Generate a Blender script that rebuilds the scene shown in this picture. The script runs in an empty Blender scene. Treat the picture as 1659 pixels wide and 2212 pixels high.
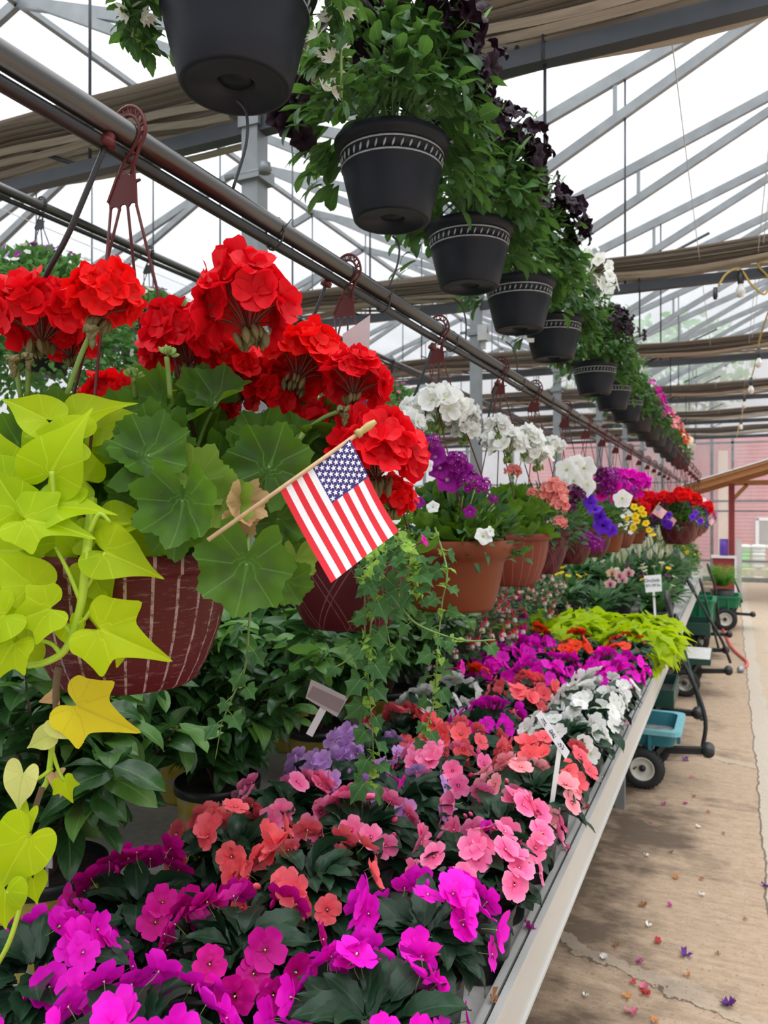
import bpy, math, random
import numpy as np
from mathutils import Vector, Matrix

SC = bpy.context.scene
COL = SC.collection
PI = math.pi
# ------------------------------------------------------------------ camera frame (x = across the bench row, y = along it, z = up)
FPX, CX, CY, EYE = 1650.0, 829.5, 1106.0, 1.6
TH = math.radians(24.47)
SN, CS = math.sin(TH), math.cos(TH)
RGT = Vector((CS, SN, 0)); FWD = Vector((-SN, CS, 0)); UPV = Vector((0, 0, 1))

def W(px, py, zc):
    xc = (px - CX) / FPX * zc
    return Vector((xc * CS - zc * SN, xc * SN + zc * CS, EYE - (py - CY) / FPX * zc))

def proj(p):
    zc = -p[0] * SN + p[1] * CS; xc = p[0] * CS + p[1] * SN
    return CX + FPX * xc / zc, CY - FPX * (p[2] - EYE) / zc, zc

# ------------------------------------------------------------------ mesh builder
class MB:
    def __init__(self):
        self.V = []; self.UV = []; self.F = []; self.n = 0
    def add(self, V, F, UV=None, mi=0, smooth=True):
        V = np.asarray(V, dtype=np.float64).reshape(-1, 3)
        self.V.append(V)
        self.UV.append(np.zeros((len(V), 2)) if UV is None else np.asarray(UV, dtype=np.float64))
        for f in F:
            f = np.asarray(f, dtype=np.int64)
            if f.size:
                if f.ndim == 1: f = f[None, :]
                self.F.append((f + self.n, mi, smooth))
        self.n += len(V)
        return self
    def put(self, T, M=None, loc=(0, 0, 0), sc=1.0, mi=0):
        V, UV, F = T
        X = V * sc
        if M is not None: X = X @ np.asarray(M).T
        return self.add(X + np.asarray(loc), F, UV, mi)
    def box(self, c, s, R=None, mi=0):
        c = np.asarray(c, float); h = np.asarray(s, float) / 2
        V = np.array([[x, y, z] for x in (-1, 1) for y in (-1, 1) for z in (-1, 1)]) * h
        if R is not None: V = V @ np.asarray(R).T
        F = np.array([[0, 1, 3, 2], [4, 6, 7, 5], [0, 4, 5, 1], [2, 3, 7, 6], [0, 2, 6, 4], [1, 5, 7, 3]])
        return self.add(V + c, [F], None, mi, False)
    def bar(self, p, q, w, h, mi=0, up=(0, 0, 1)):
        p = np.asarray(p, float); q = np.asarray(q, float)
        d = q - p; L = np.linalg.norm(d); d = d / L
        u = np.asarray(up, float)
        if abs(np.dot(u, d)) > .98: u = np.array([1.0, 0, 0])
        sx = np.cross(u, d); sx /= np.linalg.norm(sx); uz = np.cross(d, sx)
        R = np.stack([d, sx, uz], 1)
        return self.box((p + q) / 2, (L, w, h), R, mi)
    def tube(self, pts, r, n=8, mi=0, caps=True):
        P = np.array([list(p) for p in pts], float); m = len(P)
        r = np.full(m, r) if np.isscalar(r) else np.asarray(r, float)
        D = np.gradient(P, axis=0); D /= np.maximum(np.linalg.norm(D, axis=1)[:, None], 1e-9)
        u = np.array([0, 0, 1.0]) if abs(D[0][2]) < .9 else np.array([1.0, 0, 0])
        V = []
        a = np.linspace(0, 2 * PI, n, endpoint=False)
        for i in range(m):
            s = np.cross(D[i], u); s /= max(np.linalg.norm(s), 1e-9); u = np.cross(s, D[i])
            V.append(P[i] + r[i] * (np.cos(a)[:, None] * s + np.sin(a)[:, None] * u))
        V = np.concatenate(V)
        i, j = np.meshgrid(np.arange(m - 1), np.arange(n), indexing='ij')
        k = (j + 1) % n
        F = [np.stack([i * n + j, i * n + k, (i + 1) * n + k, (i + 1) * n + j], -1).reshape(-1, 4)]
        if caps: F += [np.arange(n)[::-1], np.arange(n) + (m - 1) * n]
        L = np.concatenate([[0], np.cumsum(np.linalg.norm(np.diff(P, axis=0), axis=1))])
        UV = np.stack([np.tile(np.arange(n) / n, m), np.repeat(L, n)], 1)
        return self.add(V, F, UV, mi)
    def lathe(self, prof, n=40, loc=(0, 0, 0), R=None, mi=0, mis=None, smooth=True):
        prof = np.asarray(prof, float); m = len(prof)
        a = np.linspace(0, 2 * PI, n + 1)
        V = np.stack([prof[:, None, 0] * np.cos(a), prof[:, None, 0] * np.sin(a), np.repeat(prof[:, 1:2], n + 1, 1)], -1).reshape(-1, 3)
        z0, z1 = prof[:, 1].min(), prof[:, 1].max()
        UV = np.stack([np.tile(a / (2 * PI), m), np.repeat((prof[:, 1] - z0) / max(z1 - z0, 1e-9), n + 1)], 1)
        if R is not None: V = V @ np.asarray(R).T
        V = V + np.asarray(loc, float)
        base = self.n; N = n + 1
        i, j = np.meshgrid(np.arange(m - 1), np.arange(n), indexing='ij')
        Q = np.stack([i * N + j, i * N + j + 1, (i + 1) * N + j + 1, (i + 1) * N + j], -1)
        if mis is None:
            return self.add(V, [Q.reshape(-1, 4)], UV, mi, smooth)
        self.add(V, [], UV)
        for r in range(m - 1):
            self.F.append((Q[r] + base, mis[r], smooth))
        return self
    def poly(self, pts2, thick, frame, mi=0):
        """flat polygon extruded: pts2 in (a, b), frame = (origin, ea, eb)"""
        o, ea, eb = [np.asarray(x, float) for x in frame]
        nn = np.cross(ea, eb); nn /= np.linalg.norm(nn)
        P = np.array([o + a * ea + b * eb for a, b in pts2]); m = len(P)
        V = np.concatenate([P + nn * thick / 2, P - nn * thick / 2])
        j = np.arange(m); k = (j + 1) % m
        return self.add(V, [np.arange(m), np.arange(m)[::-1] + m, np.stack([j, j + m, k + m, k], 1)], None, mi, False)
    def build(self, name, mats, parent=None, loc=None):
        me = bpy.data.meshes.new(name)
        V = np.concatenate(self.V) if self.V else np.zeros((0, 3)); UV = np.concatenate(self.UV)
        loops = np.concatenate([f.ravel() for f, _, _ in self.F])
        tot = np.concatenate([np.full(len(f), f.shape[1]) for f, _, _ in self.F])
        mi = np.concatenate([np.full(len(f), m) for f, m, _ in self.F])
        sm = np.concatenate([np.full(len(f), s) for f, _, s in self.F])
        st = np.concatenate([[0], np.cumsum(tot)[:-1]])
        me.vertices.add(len(V)); me.vertices.foreach_set('co', V.astype(np.float32).ravel())
        me.loops.add(len(loops)); me.loops.foreach_set('vertex_index', loops.astype(np.int32))
        me.polygons.add(len(tot)); me.polygons.foreach_set('loop_start', st.astype(np.int32))
        me.polygons.foreach_set('loop_total', tot.astype(np.int32))
        if not isinstance(mats, (list, tuple)): mats = [mats]
        for m in mats: me.materials.append(m)
        me.polygons.foreach_set('material_index', mi.astype(np.int32))
        me.update(calc_edges=True)
        me.polygons.foreach_set('use_smooth', sm.astype(bool))
        uv = me.uv_layers.new(name='UVMap')
        uv.data.foreach_set('uv', UV[loops].astype(np.float32).ravel())
        me.validate()
        o = bpy.data.objects.new(name, me); COL.objects.link(o)
        if parent is not None: o.parent = parent
        if loc is not None: o.location = loc
        return o

def thing(name, label, cat, loc=(0, 0, 0), rz=0.0, group=None):
    o = bpy.data.objects.new(name, None); COL.objects.link(o)
    o.empty_display_size = .05
    o.location = loc; o.rotation_euler = (0, 0, rz)
    return tag(o, label, cat, group)
def tag(o, label, cat, group=None):
    o['label'] = label; o['category'] = cat
    if group: o['group'] = group
    return o
def struct(o):
    o['kind'] = 'structure'; return o
def part(me_obj, parent, loc=None, M=None, sc=1.0, name=None):
    """linked copy of a prototype mesh object under a thing"""
    c = bpy.data.objects.new(name or me_obj.name.split('.')[0], me_obj.data); COL.objects.link(c)
    c.parent = parent
    if M is not None:
        c.matrix_local = Matrix.Translation(Vector(loc if loc is not None else (0, 0, 0))) @ Matrix([[M[i][j] * sc for j in range(3)] for i in range(3)]).to_4x4()
    else:
        if loc is not None: c.location = loc
        c.scale = (sc, sc, sc)
    return c
class Proto:
    """a shared mesh, kept out of the scene; linked through part()"""
    def __init__(self, mb, name, mats):
        o = mb.build(name, mats); self.data = o.data; self.name = name
        COL.objects.unlink(o); bpy.data.objects.remove(o)

ORD = ['first', 'second', 'third', 'fourth', 'fifth', 'sixth', 'seventh', 'eighth', 'ninth', 'tenth', 'eleventh', 'twelfth', 'thirteenth',
       'fourteenth', 'fifteenth', 'sixteenth', 'seventeenth', 'eighteenth', 'nineteenth', 'twentieth', 'twenty-first', 'twenty-second']

def unit(v):
    v = np.asarray(v, float); return v / max(np.linalg.norm(v), 1e-9)
def frame(d, n):
    """columns: d (tip), side, normal"""
    d = unit(d); n = np.asarray(n, float); n = n - d * np.dot(n, d)
    if np.linalg.norm(n) < 1e-4: n = np.cross(d, [.3, .5, .8])
    n = unit(n)
    return np.stack([d, np.cross(n, d), n], 1)
def catmull(pts, k=6):
    P = [np.asarray(list(p), float) for p in pts]
    P = [2 * P[0] - P[1]] + P + [2 * P[-1] - P[-2]]
    out = []
    for i in range(1, len(P) - 2):
        for j in range(k):
            t = j / k
            a, b, c, d = P[i - 1], P[i], P[i + 1], P[i + 2]
            out.append(.5 * (2 * b + (c - a) * t + (2 * a - 5 * b + 4 * c - d) * t * t + (3 * b - a - 3 * c + d) * t ** 3))
    out.append(P[-2])
    return np.array(out)

# ------------------------------------------------------------------ materials
def mat(name):
    m = bpy.data.materials.new(name); m.use_nodes = True
    nt = m.node_tree; nt.nodes.clear()
    out = nt.nodes.new('ShaderNodeOutputMaterial')
    return m, nt, out
def N(nt, typ, **kw):
    n = nt.nodes.new('ShaderNode' + typ)
    for k, v in kw.items():
        if k.startswith('i_'):
            n.inputs[k[2:].replace('_', ' ')].default_value = v
        else: setattr(n, k, v)
    return n
def L(nt, a, b): nt.links.new(a, b)
def c4(c): return (c[0], c[1], c[2], 1.0)
def srgb(r, g, b):
    f = lambda x: ((x / 255 + .055) / 1.055) ** 2.4 if x > 10 else x / 255 / 12.92
    return (f(r), f(g), f(b))
def M_(nt, op, a, b=None, c=None):
    n = nt.nodes.new('ShaderNodeMath'); n.operation = op
    for i, x in enumerate((a, b, c)):
        if x is None: continue
        if isinstance(x, (int, float)): n.inputs[i].default_value = x
        else: nt.links.new(x, n.inputs[i])
    return n.outputs[0]
def mixc(nt, f, a, b):
    n = nt.nodes.new('ShaderNodeMix'); n.data_type = 'RGBA'
    for s, x in ((n.inputs[0], f), (n.inputs[6], a), (n.inputs[7], b)):
        if hasattr(x, 'links') or hasattr(x, 'is_linked'): nt.links.new(x, s)
        elif isinstance(x, (int, float)): s.default_value = x
        else: s.default_value = c4(x)
    return n.outputs[2]
def ramp(nt, f, stops):
    n = nt.nodes.new('ShaderNodeValToRGB'); e = n.color_ramp.elements
    while len(e) < len(stops): e.new(.5)
    for k, (p, c) in enumerate(stops):
        e[k].position = p; e[k].color = c4(c) if not isinstance(c, (int, float)) else (c, c, c, 1)
    nt.links.new(f, n.inputs[0]); return n.outputs[0]
def noise(nt, scale=10, detail=3, coord='Object', stretch=None, rough=.5):
    tc = nt.nodes.new('ShaderNodeTexCoord'); src = tc.outputs[coord]
    if stretch:
        mp = nt.nodes.new('ShaderNodeMapping'); mp.inputs['Scale'].default_value = stretch; nt.links.new(src, mp.inputs[0]); src = mp.outputs[0]
    n = nt.nodes.new('ShaderNodeTexNoise'); n.inputs['Scale'].default_value = scale; n.inputs['Detail'].default_value = detail
    n.inputs['Roughness'].default_value = rough
    nt.links.new(src, n.inputs['Vector']); return n.outputs['Fac']
def uvxy(nt):
    tc = nt.nodes.new('ShaderNodeTexCoord'); s = nt.nodes.new('ShaderNodeSeparateXYZ'); nt.links.new(tc.outputs['UV'], s.inputs[0])
    return s.outputs[0], s.outputs[1]
def bump(nt, h, bs, strength=.2, dist=.002):
    b = nt.nodes.new('ShaderNodeBump'); b.inputs['Strength'].default_value = strength; b.inputs['Distance'].default_value = dist
    nt.links.new(h, b.inputs['Height']); nt.links.new(b.outputs[0], bs.inputs['Normal'])

def plain(name, col, rough=.5, metal=0.0, spec=.5, var=.12, scale=25, bmp=0.0, stretch=None, alpha=None):
    m, nt, out = mat(name)
    bs = N(nt, 'BsdfPrincipled', i_Roughness=rough, i_Metallic=metal)
    bs.inputs['Specular IOR Level'].default_value = spec
    f = noise(nt, scale, 4, stretch=stretch)
    L(nt, mixc(nt, f, tuple(max(0, x * (1 - var * 2)) for x in col), tuple(min(1, x * (1 + var * 1.2)) for x in col)), bs.inputs['Base Color'])
    if bmp: bump(nt, f, bs, bmp)
    L(nt, bs.outputs[0], out.inputs[0]); return m

def leafmat(name, col, col2, rough=.42, trans=.28, tcol=None, kind='blade', vein=None, zone=None, spec=.18, veinw=.03, nsc=14):
    m, nt, out = mat(name)
    u, v = uvxy(nt)
    base = mixc(nt, ramp(nt, noise(nt, nsc, 3), [(.3, 0.0), (.7, 1.0)]), col, col2)
    oi = N(nt, 'ObjectInfo')
    if zone:
        d = M_(nt, 'ABSOLUTE', M_(nt, 'SUBTRACT', v, .5))
        base = mixc(nt, M_(nt, 'MULTIPLY', ramp(nt, d, [(.05, 1.0), (.2, 0.0)]), .4), base, zone)
    if vein:
        if kind == 'blade':
            du = M_(nt, 'ABSOLUTE', M_(nt, 'SUBTRACT', u, .5))
            mid = M_(nt, 'LESS_THAN', du, veinw)
            side = M_(nt, 'LESS_THAN', M_(nt, 'FRACT', M_(nt, 'SUBTRACT', M_(nt, 'MULTIPLY', v, 8.0), M_(nt, 'MULTIPLY', du, 4.5))), .09)
            f = M_(nt, 'MAXIMUM', M_(nt, 'MULTIPLY', mid, .8), M_(nt, 'MULTIPLY', side, .3))
        else:
            fr = M_(nt, 'ABSOLUTE', M_(nt, 'SUBTRACT', M_(nt, 'FRACT', M_(nt, 'ADD', M_(nt, 'MULTIPLY', u, 8.0), .5)), .5))
            w = M_(nt, 'DIVIDE', .012, M_(nt, 'MAXIMUM', v, .08))
            f = M_(nt, 'MULTIPLY', M_(nt, 'LESS_THAN', fr, M_(nt, 'MULTIPLY', w, 1.6)), .6)
        base = mixc(nt, f, base, vein)
    hs = N(nt, 'HueSaturation')
    L(nt, M_(nt, 'ADD', .88, M_(nt, 'MULTIPLY', oi.outputs['Random'], .24)), hs.inputs['Value'])
    L(nt, base, hs.inputs['Color'])
    bs = N(nt, 'BsdfPrincipled', i_Roughness=rough); bs.inputs['Specular IOR Level'].default_value = spec
    L(nt, hs.outputs[0], bs.inputs['Base Color'])
    if vein: bump(nt, M_(nt, 'SUBTRACT', noise(nt, 60, 3), M_(nt, 'MULTIPLY', f, 1.5)), bs, .35, .0025)
    tr = N(nt, 'BsdfTranslucent')
    if tcol is None: tcol = tuple(min(1, x * 1.6) for x in col2)
    tr.inputs[0].default_value = c4(tcol)
    mx = N(nt, 'MixShader'); mx.inputs[0].default_value = trans
    L(nt, bs.outputs[0], mx.inputs[1]); L(nt, tr.outputs[0], mx.inputs[2]); L(nt, mx.outputs[0], out.inputs[0])
    return m

def petalmat(name, col, eye=None, edge=None, trans=.35, rough=.55, spec=.2, eye_r=.2, hj=.008):
    m, nt, out = mat(name)
    u, v = uvxy(nt)
    oi = N(nt, 'ObjectInfo')
    base = mixc(nt, noise(nt, 40, 2), tuple(x * .86 for x in col), tuple(min(1, x * 1.08) for x in col))
    if edge: base = mixc(nt, ramp(nt, u, [(.45, 0.0), (1.0, 1.0)]), base, edge)
    if eye: base = mixc(nt, ramp(nt, u, [(eye_r * .5, 1.0), (eye_r * 1.3, 0.0)]), base, eye)
    hs = N(nt, 'HueSaturation')
    L(nt, M_(nt, 'ADD', .9, M_(nt, 'MULTIPLY', oi.outputs['Random'], .2)), hs.inputs['Value'])
    L(nt, M_(nt, 'ADD', .5 - hj / 2, M_(nt, 'MULTIPLY', oi.outputs['Random'], hj)), hs.inputs['Hue'])
    L(nt, base, hs.inputs['Color'])
    bs = N(nt, 'BsdfPrincipled', i_Roughness=rough); bs.inputs['Specular IOR Level'].default_value = spec
    L(nt, hs.outputs[0], bs.inputs['Base Color'])
    tr = N(nt, 'BsdfTranslucent'); L(nt, hs.outputs[0], tr.inputs[0])
    mx = N(nt, 'MixShader'); mx.inputs[0].default_value = trans
    L(nt, bs.outputs[0], mx.inputs[1]); L(nt, tr.outputs[0], mx.inputs[2]); L(nt, mx.outputs[0], out.inputs[0])
    return m

# ------------------------------------------------------------------ leaf and petal templates: (V, UV, [faces])
def blade(n=6, w=.25, prof='oval', fold=.25, droop=.6, pitch=0.0, serr=0.0, cols=5, wave=0.0, twist=0.0, seed=0):
    rs = np.random.RandomState(seed)
    us = np.linspace(0, 1, n + 1)
    f = {'oval': lambda u: np.sin(PI * u ** .85) ** .85, 'lance': lambda u: np.sin(PI * u ** .7) ** 1.15,
         'obov': lambda u: np.clip(np.sin(PI * u ** 1.45), 0, 1) ** .75 * .95 + .06 * (1 - u), 'strap': lambda u: np.clip(np.minimum(1, u * 5 + .35) * (1 - u ** 4), 0, 1),
         'long': lambda u: np.sin(PI * (u * .92 + .04) ** .75) ** .9}[prof]
    ww = np.maximum(f(us), 0.0) * w; ww[-1] = 0.004; ww[0] = max(ww[0], .012)
    ang = pitch - droop * us
    st = 1 / n
    x = np.concatenate([[0], np.cumsum(np.cos(ang[:-1]) * st)]); z = np.concatenate([[0], np.cumsum(np.sin(ang[:-1]) * st)])
    vs = np.linspace(-1, 1, cols)
    ph = rs.rand() * 6
    V = []; UV = []
    for i, u in enumerate(us):
        for v in vs:
            e = abs(v)
            wd = ww[i] * (1 + serr * (1 if i % 2 else -1) * (e > .9))
            zz = fold * e * ww[i] + wave * w * e * math.sin(u * 11 + ph + (2 if v > 0 else 0))
            nx, nz = -math.sin(ang[i]), math.cos(ang[i])
            tw = twist * u
            V.append([x[i] + nx * zz, v * wd * math.cos(tw), z[i] + nz * zz + v * wd * math.sin(tw)])
            UV.append([v * .5 + .5, u])
    i, j = np.meshgrid(np.arange(n), np.arange(cols - 1), indexing='ij')
    F = np.stack([i * cols + j, (i + 1) * cols + j, (i + 1) * cols + j + 1, i * cols + j + 1], -1).reshape(-1, 4)
    return np.array(V), np.array(UV), [F]

def radial(outline, rings=(.3, .6, .85, 1.0), cup=.2, wave=.06, freq=6, droop=0.0, crease=0.0, seed=0):
    """outline: (m, 2) closed polygon round the petiole at the origin, tip towards +x"""
    rs = np.random.RandomState(seed); ph = rs.rand() * 6
    O = np.asarray(outline, float); m = len(O)
    V = [[0, 0, 0]]; UV = [[.5, 0]]
    phi = np.arctan2(O[:, 1], O[:, 0])
    for r in rings:
        for k in range(m):
            x, y = O[k] * r; d = math.hypot(x, y)
            z = cup * d * d + wave * r * r * math.sin(freq * phi[k] + ph) - droop * max(x, 0) ** 2 + crease * abs(y)
            V.append([x, y, z]); UV.append([phi[k] / (2 * PI) + .5, r])
    F3 = np.array([[0, 1 + k, 1 + (k + 1) % m] for k in range(m)])
    q = []
    for i in range(len(rings) - 1):
        a = 1 + i * m; b = a + m
        q += [[a + k, b + k, b + (k + 1) % m, a + (k + 1) % m] for k in range(m)]
    return np.array(V), np.array(UV), [F3, np.array(q)]

def smooth_outline(half, k=3):
    pts = [(x, y) for x, y in half] + [(x, -y) for x, y in half[::-1] if abs(y) > 1e-6]
    P = np.array(pts); m = len(P); out = []
    for i in range(m):
        a, b, c, d = P[i - 1], P[i], P[(i + 1) % m], P[(i + 2) % m]
        for j in range(k):
            t = j / k
            out.append(.5 * (2 * b + (c - a) * t + (2 * a - 5 * b + 4 * c - d) * t * t + (3 * b - a - 3 * c + d) * t ** 3))
    return np.array(out)
HEART = smooth_outline([(1.0, 0), (.8, .07), (.58, .2), (.36, .36), (.1, .47), (-.14, .46), (-.29, .34), (-.3, .17), (-.17, .05), (-.03, 0)])
LOBED = smooth_outline([(1.0, 0), (.74, .1), (.5, .2), (.36, .3), (.33, .55), (.16, .5), (-.04, .44), (-.2, .42), (-.3, .26), (-.24, .1), (-.03, 0)])
ARROW = smooth_outline([(1.0, 0), (.7, .14), (.4, .27), (.12, .36), (-.12, .5), (-.2, .36), (-.16, .2), (-.09, .07), (-.02, 0)])
IVY = smooth_outline([(1.0, 0), (.72, .13), (.58, .3), (.5, .55), (.3, .42), (.1, .48), (-.06, .6), (-.16, .38), (-.14, .16), (-.02, 0)], 2)
def geranium_outline(rnd, m=56):
    o = []
    for k in range(m):
        p = -PI + 2 * PI * (k + .5) / m
        notch = max(0.0, 1 - abs(abs(p) - PI) / .42)
        r = .97 + .085 * math.cos(7 * p) + (.035 if k % 2 else -.015) + rnd.uniform(-.02, .02)
        r *= 1 - .78 * notch ** 1.3
        o.append((r * math.cos(p), r * math.sin(p)))
    return o

def petal_flower(npet=5, a=.46, b=.42, off=.52, cup=.15, ruffle=.05, seed=0, nps=10, irregular=.0, tilt=0.0, rings=(.55, 1.0)):
    """flat flower of unit radius, facing +z"""
    rs = np.random.RandomState(seed)
    V = []; UV = []; F3 = []; F4 = []
    for p in range(npet):
        ph = 2 * PI * p / npet + rs.uniform(-.12, .12) * (1 + irregular)
        aa = a * (1 + rs.uniform(-.12, .12) * (1 + irregular)); bb = b * (1 + rs.uniform(-.1, .1))
        tl = tilt + rs.uniform(-.18, .18) * irregular * 2
        base = len(V); fz = rs.rand() * 6; lay = .035 * (p % 2) + .02 * (p == 4)
        def pt(x, y, rho, psi):
            d = math.hypot(x, y)
            z = cup * d * d + ruffle * rho * math.sin(3 * psi + fz) + lay * d + tl * d
            UV.append([d, psi / 6.283]); c, s = math.cos(ph), math.sin(ph)
            V.append([x * c - y * s, x * s + y * c, z])
        pt(off, 0, 0, 0)
        for rho in rings:
            for k in range(nps):
                psi = 2 * PI * k / nps
                x = math.cos(psi) * aa * rho; y = math.sin(psi) * bb * rho * (1.0 + .25 * math.cos(psi))
                if rho == 1.0 and k == 0: x -= .06
                pt(off + x, y, rho, psi)
        m = nps
        F3 += [[base, base + 1 + k, base + 1 + (k + 1) % m] for k in range(m)]
        for r in range(len(rings) - 1):
            o = base + 1 + r * m
            F4 += [[o + k, o + m + k, o + m + (k + 1) % m, o + (k + 1) % m] for k in range(m)]
    return np.array(V), np.array(UV), [np.array(F3)] + ([np.array(F4)] if F4 else [])

def trumpet(seed=0, n=30, lobes=5, lob=.1, ruf=.07, tube=.7):
    rs = np.random.RandomState(seed); ph = rs.rand() * 6
    prof = [(.06, -tube), (.09, -tube * .55), (.16, -tube * .22), (.34, -.04), (.66, .04), (.88, .03), (1.0, -.03)]
    V = []; UV = []
    for i, (r, z) in enumerate(prof):
        e = (i / 6.0) ** 2
        for k in range(n):
            p = 2 * PI * k / n
            rr = r * (1 + lob * e * math.cos(lobes * p) + .03 * e * math.sin(11 * p + ph))
            zz = z + ruf * e * (math.sin(7 * p + ph) + .6 * math.sin(3 * p - ph))
            V.append([rr * math.cos(p), rr * math.sin(p), zz]); UV.append([r, k / n])
    m = len(prof)
    F = [[i * n + k, i * n + (k + 1) % n, (i + 1) * n + (k + 1) % n, (i + 1) * n + k] for i in range(m - 1) for k in range(n)]
    return np.array(V), np.array(UV), [np.array(F)]

def drop(n=6, m=5):
    """teardrop bud, unit length hanging along -z"""
    b = MB(); b.lathe([(.02, 0), (.16, -.15), (.24, -.45), (.2, -.75), (.02, -1.0)], n)
    return b.V[0], b.UV[0], [b.F[0][0]]
DROP = drop()
# ================================================================== materials used across the place
GALV = plain('galvanised_steel', (.3, .32, .33), .45, .4, var=.18, scale=9, stretch=(1, 1, 1))
STEEL = plain('grey_steel', (.055, .062, .072), .42, .3, var=.2, scale=6, stretch=(1, .2, 1))
BLACKP = plain('black_plastic', (.018, .018, .02), .42, var=.1)
MAROONP = plain('maroon_plastic', (.1, .014, .013), .45, spec=.3, var=.08)
SOIL = plain('potting_soil', (.03, .022, .016), .95, var=.4, scale=160, bmp=.6)
WHITEP = plain('white_plastic', (.78, .78, .76), .4, var=.05)
WOODS = plain('pale_wood', (.55, .36, .2), .6, var=.15, scale=30, stretch=(1, 8, 1))
CEDAR = plain('cedar_wood', (.48, .22, .085), .6, var=.2, scale=8, stretch=(1, 6, 6))
REDPAINT = plain('red_paint', (.28, .035, .035), .5, var=.1)
WHITEPAINT = plain('white_paint', (.8, .8, .8), .5, var=.04)
RUBBER = plain('black_rubber', (.02, .02, .021), .75, var=.2, scale=60, bmp=.1)
STEMG = plain('green_stem', (.17, .27, .055), .5, var=.2)
STEML = plain('lime_stem', (.36, .5, .02), .45, var=.12)
STEMB = plain('brown_stem', (.14, .085, .045), .8, var=.3)

def film_mat(name, clear=.6, col=(.93, .95, .97), scale=.8, stretch=(3, .6, 1), lo=.12, dim=.36):
    m, nt, out = mat(name)
    tp = N(nt, 'BsdfTransparent'); tp.inputs[0].default_value = (.86, .88, .9, 1); tl = N(nt, 'BsdfTranslucent'); tl.inputs[0].default_value = c4([dim * x for x in col])
    df = N(nt, 'BsdfDiffuse'); df.inputs[0].default_value = c4(col)
    a = N(nt, 'MixShader'); a.inputs[0].default_value = .12
    L(nt, tl.outputs[0], a.inputs[1]); L(nt, df.outputs[0], a.inputs[2])
    b = N(nt, 'MixShader')
    f = ramp(nt, noise(nt, scale, 5, stretch=stretch, rough=.6), [(.25, clear - lo), (.75, clear + lo)])
    L(nt, f, b.inputs[0]); L(nt, a.outputs[0], b.inputs[1]); L(nt, tp.outputs[0], b.inputs[2]); L(nt, b.outputs[0], out.inputs[0])
    return m
FILM = film_mat('roof_film', .66, lo=.2)
FILMW = film_mat('end_film', .62, scale=.5, lo=.1, dim=.85)
FILMH = film_mat('kick_film', .45, col=(.8, .84, .82), scale=2, lo=.15, dim=.8)

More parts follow.
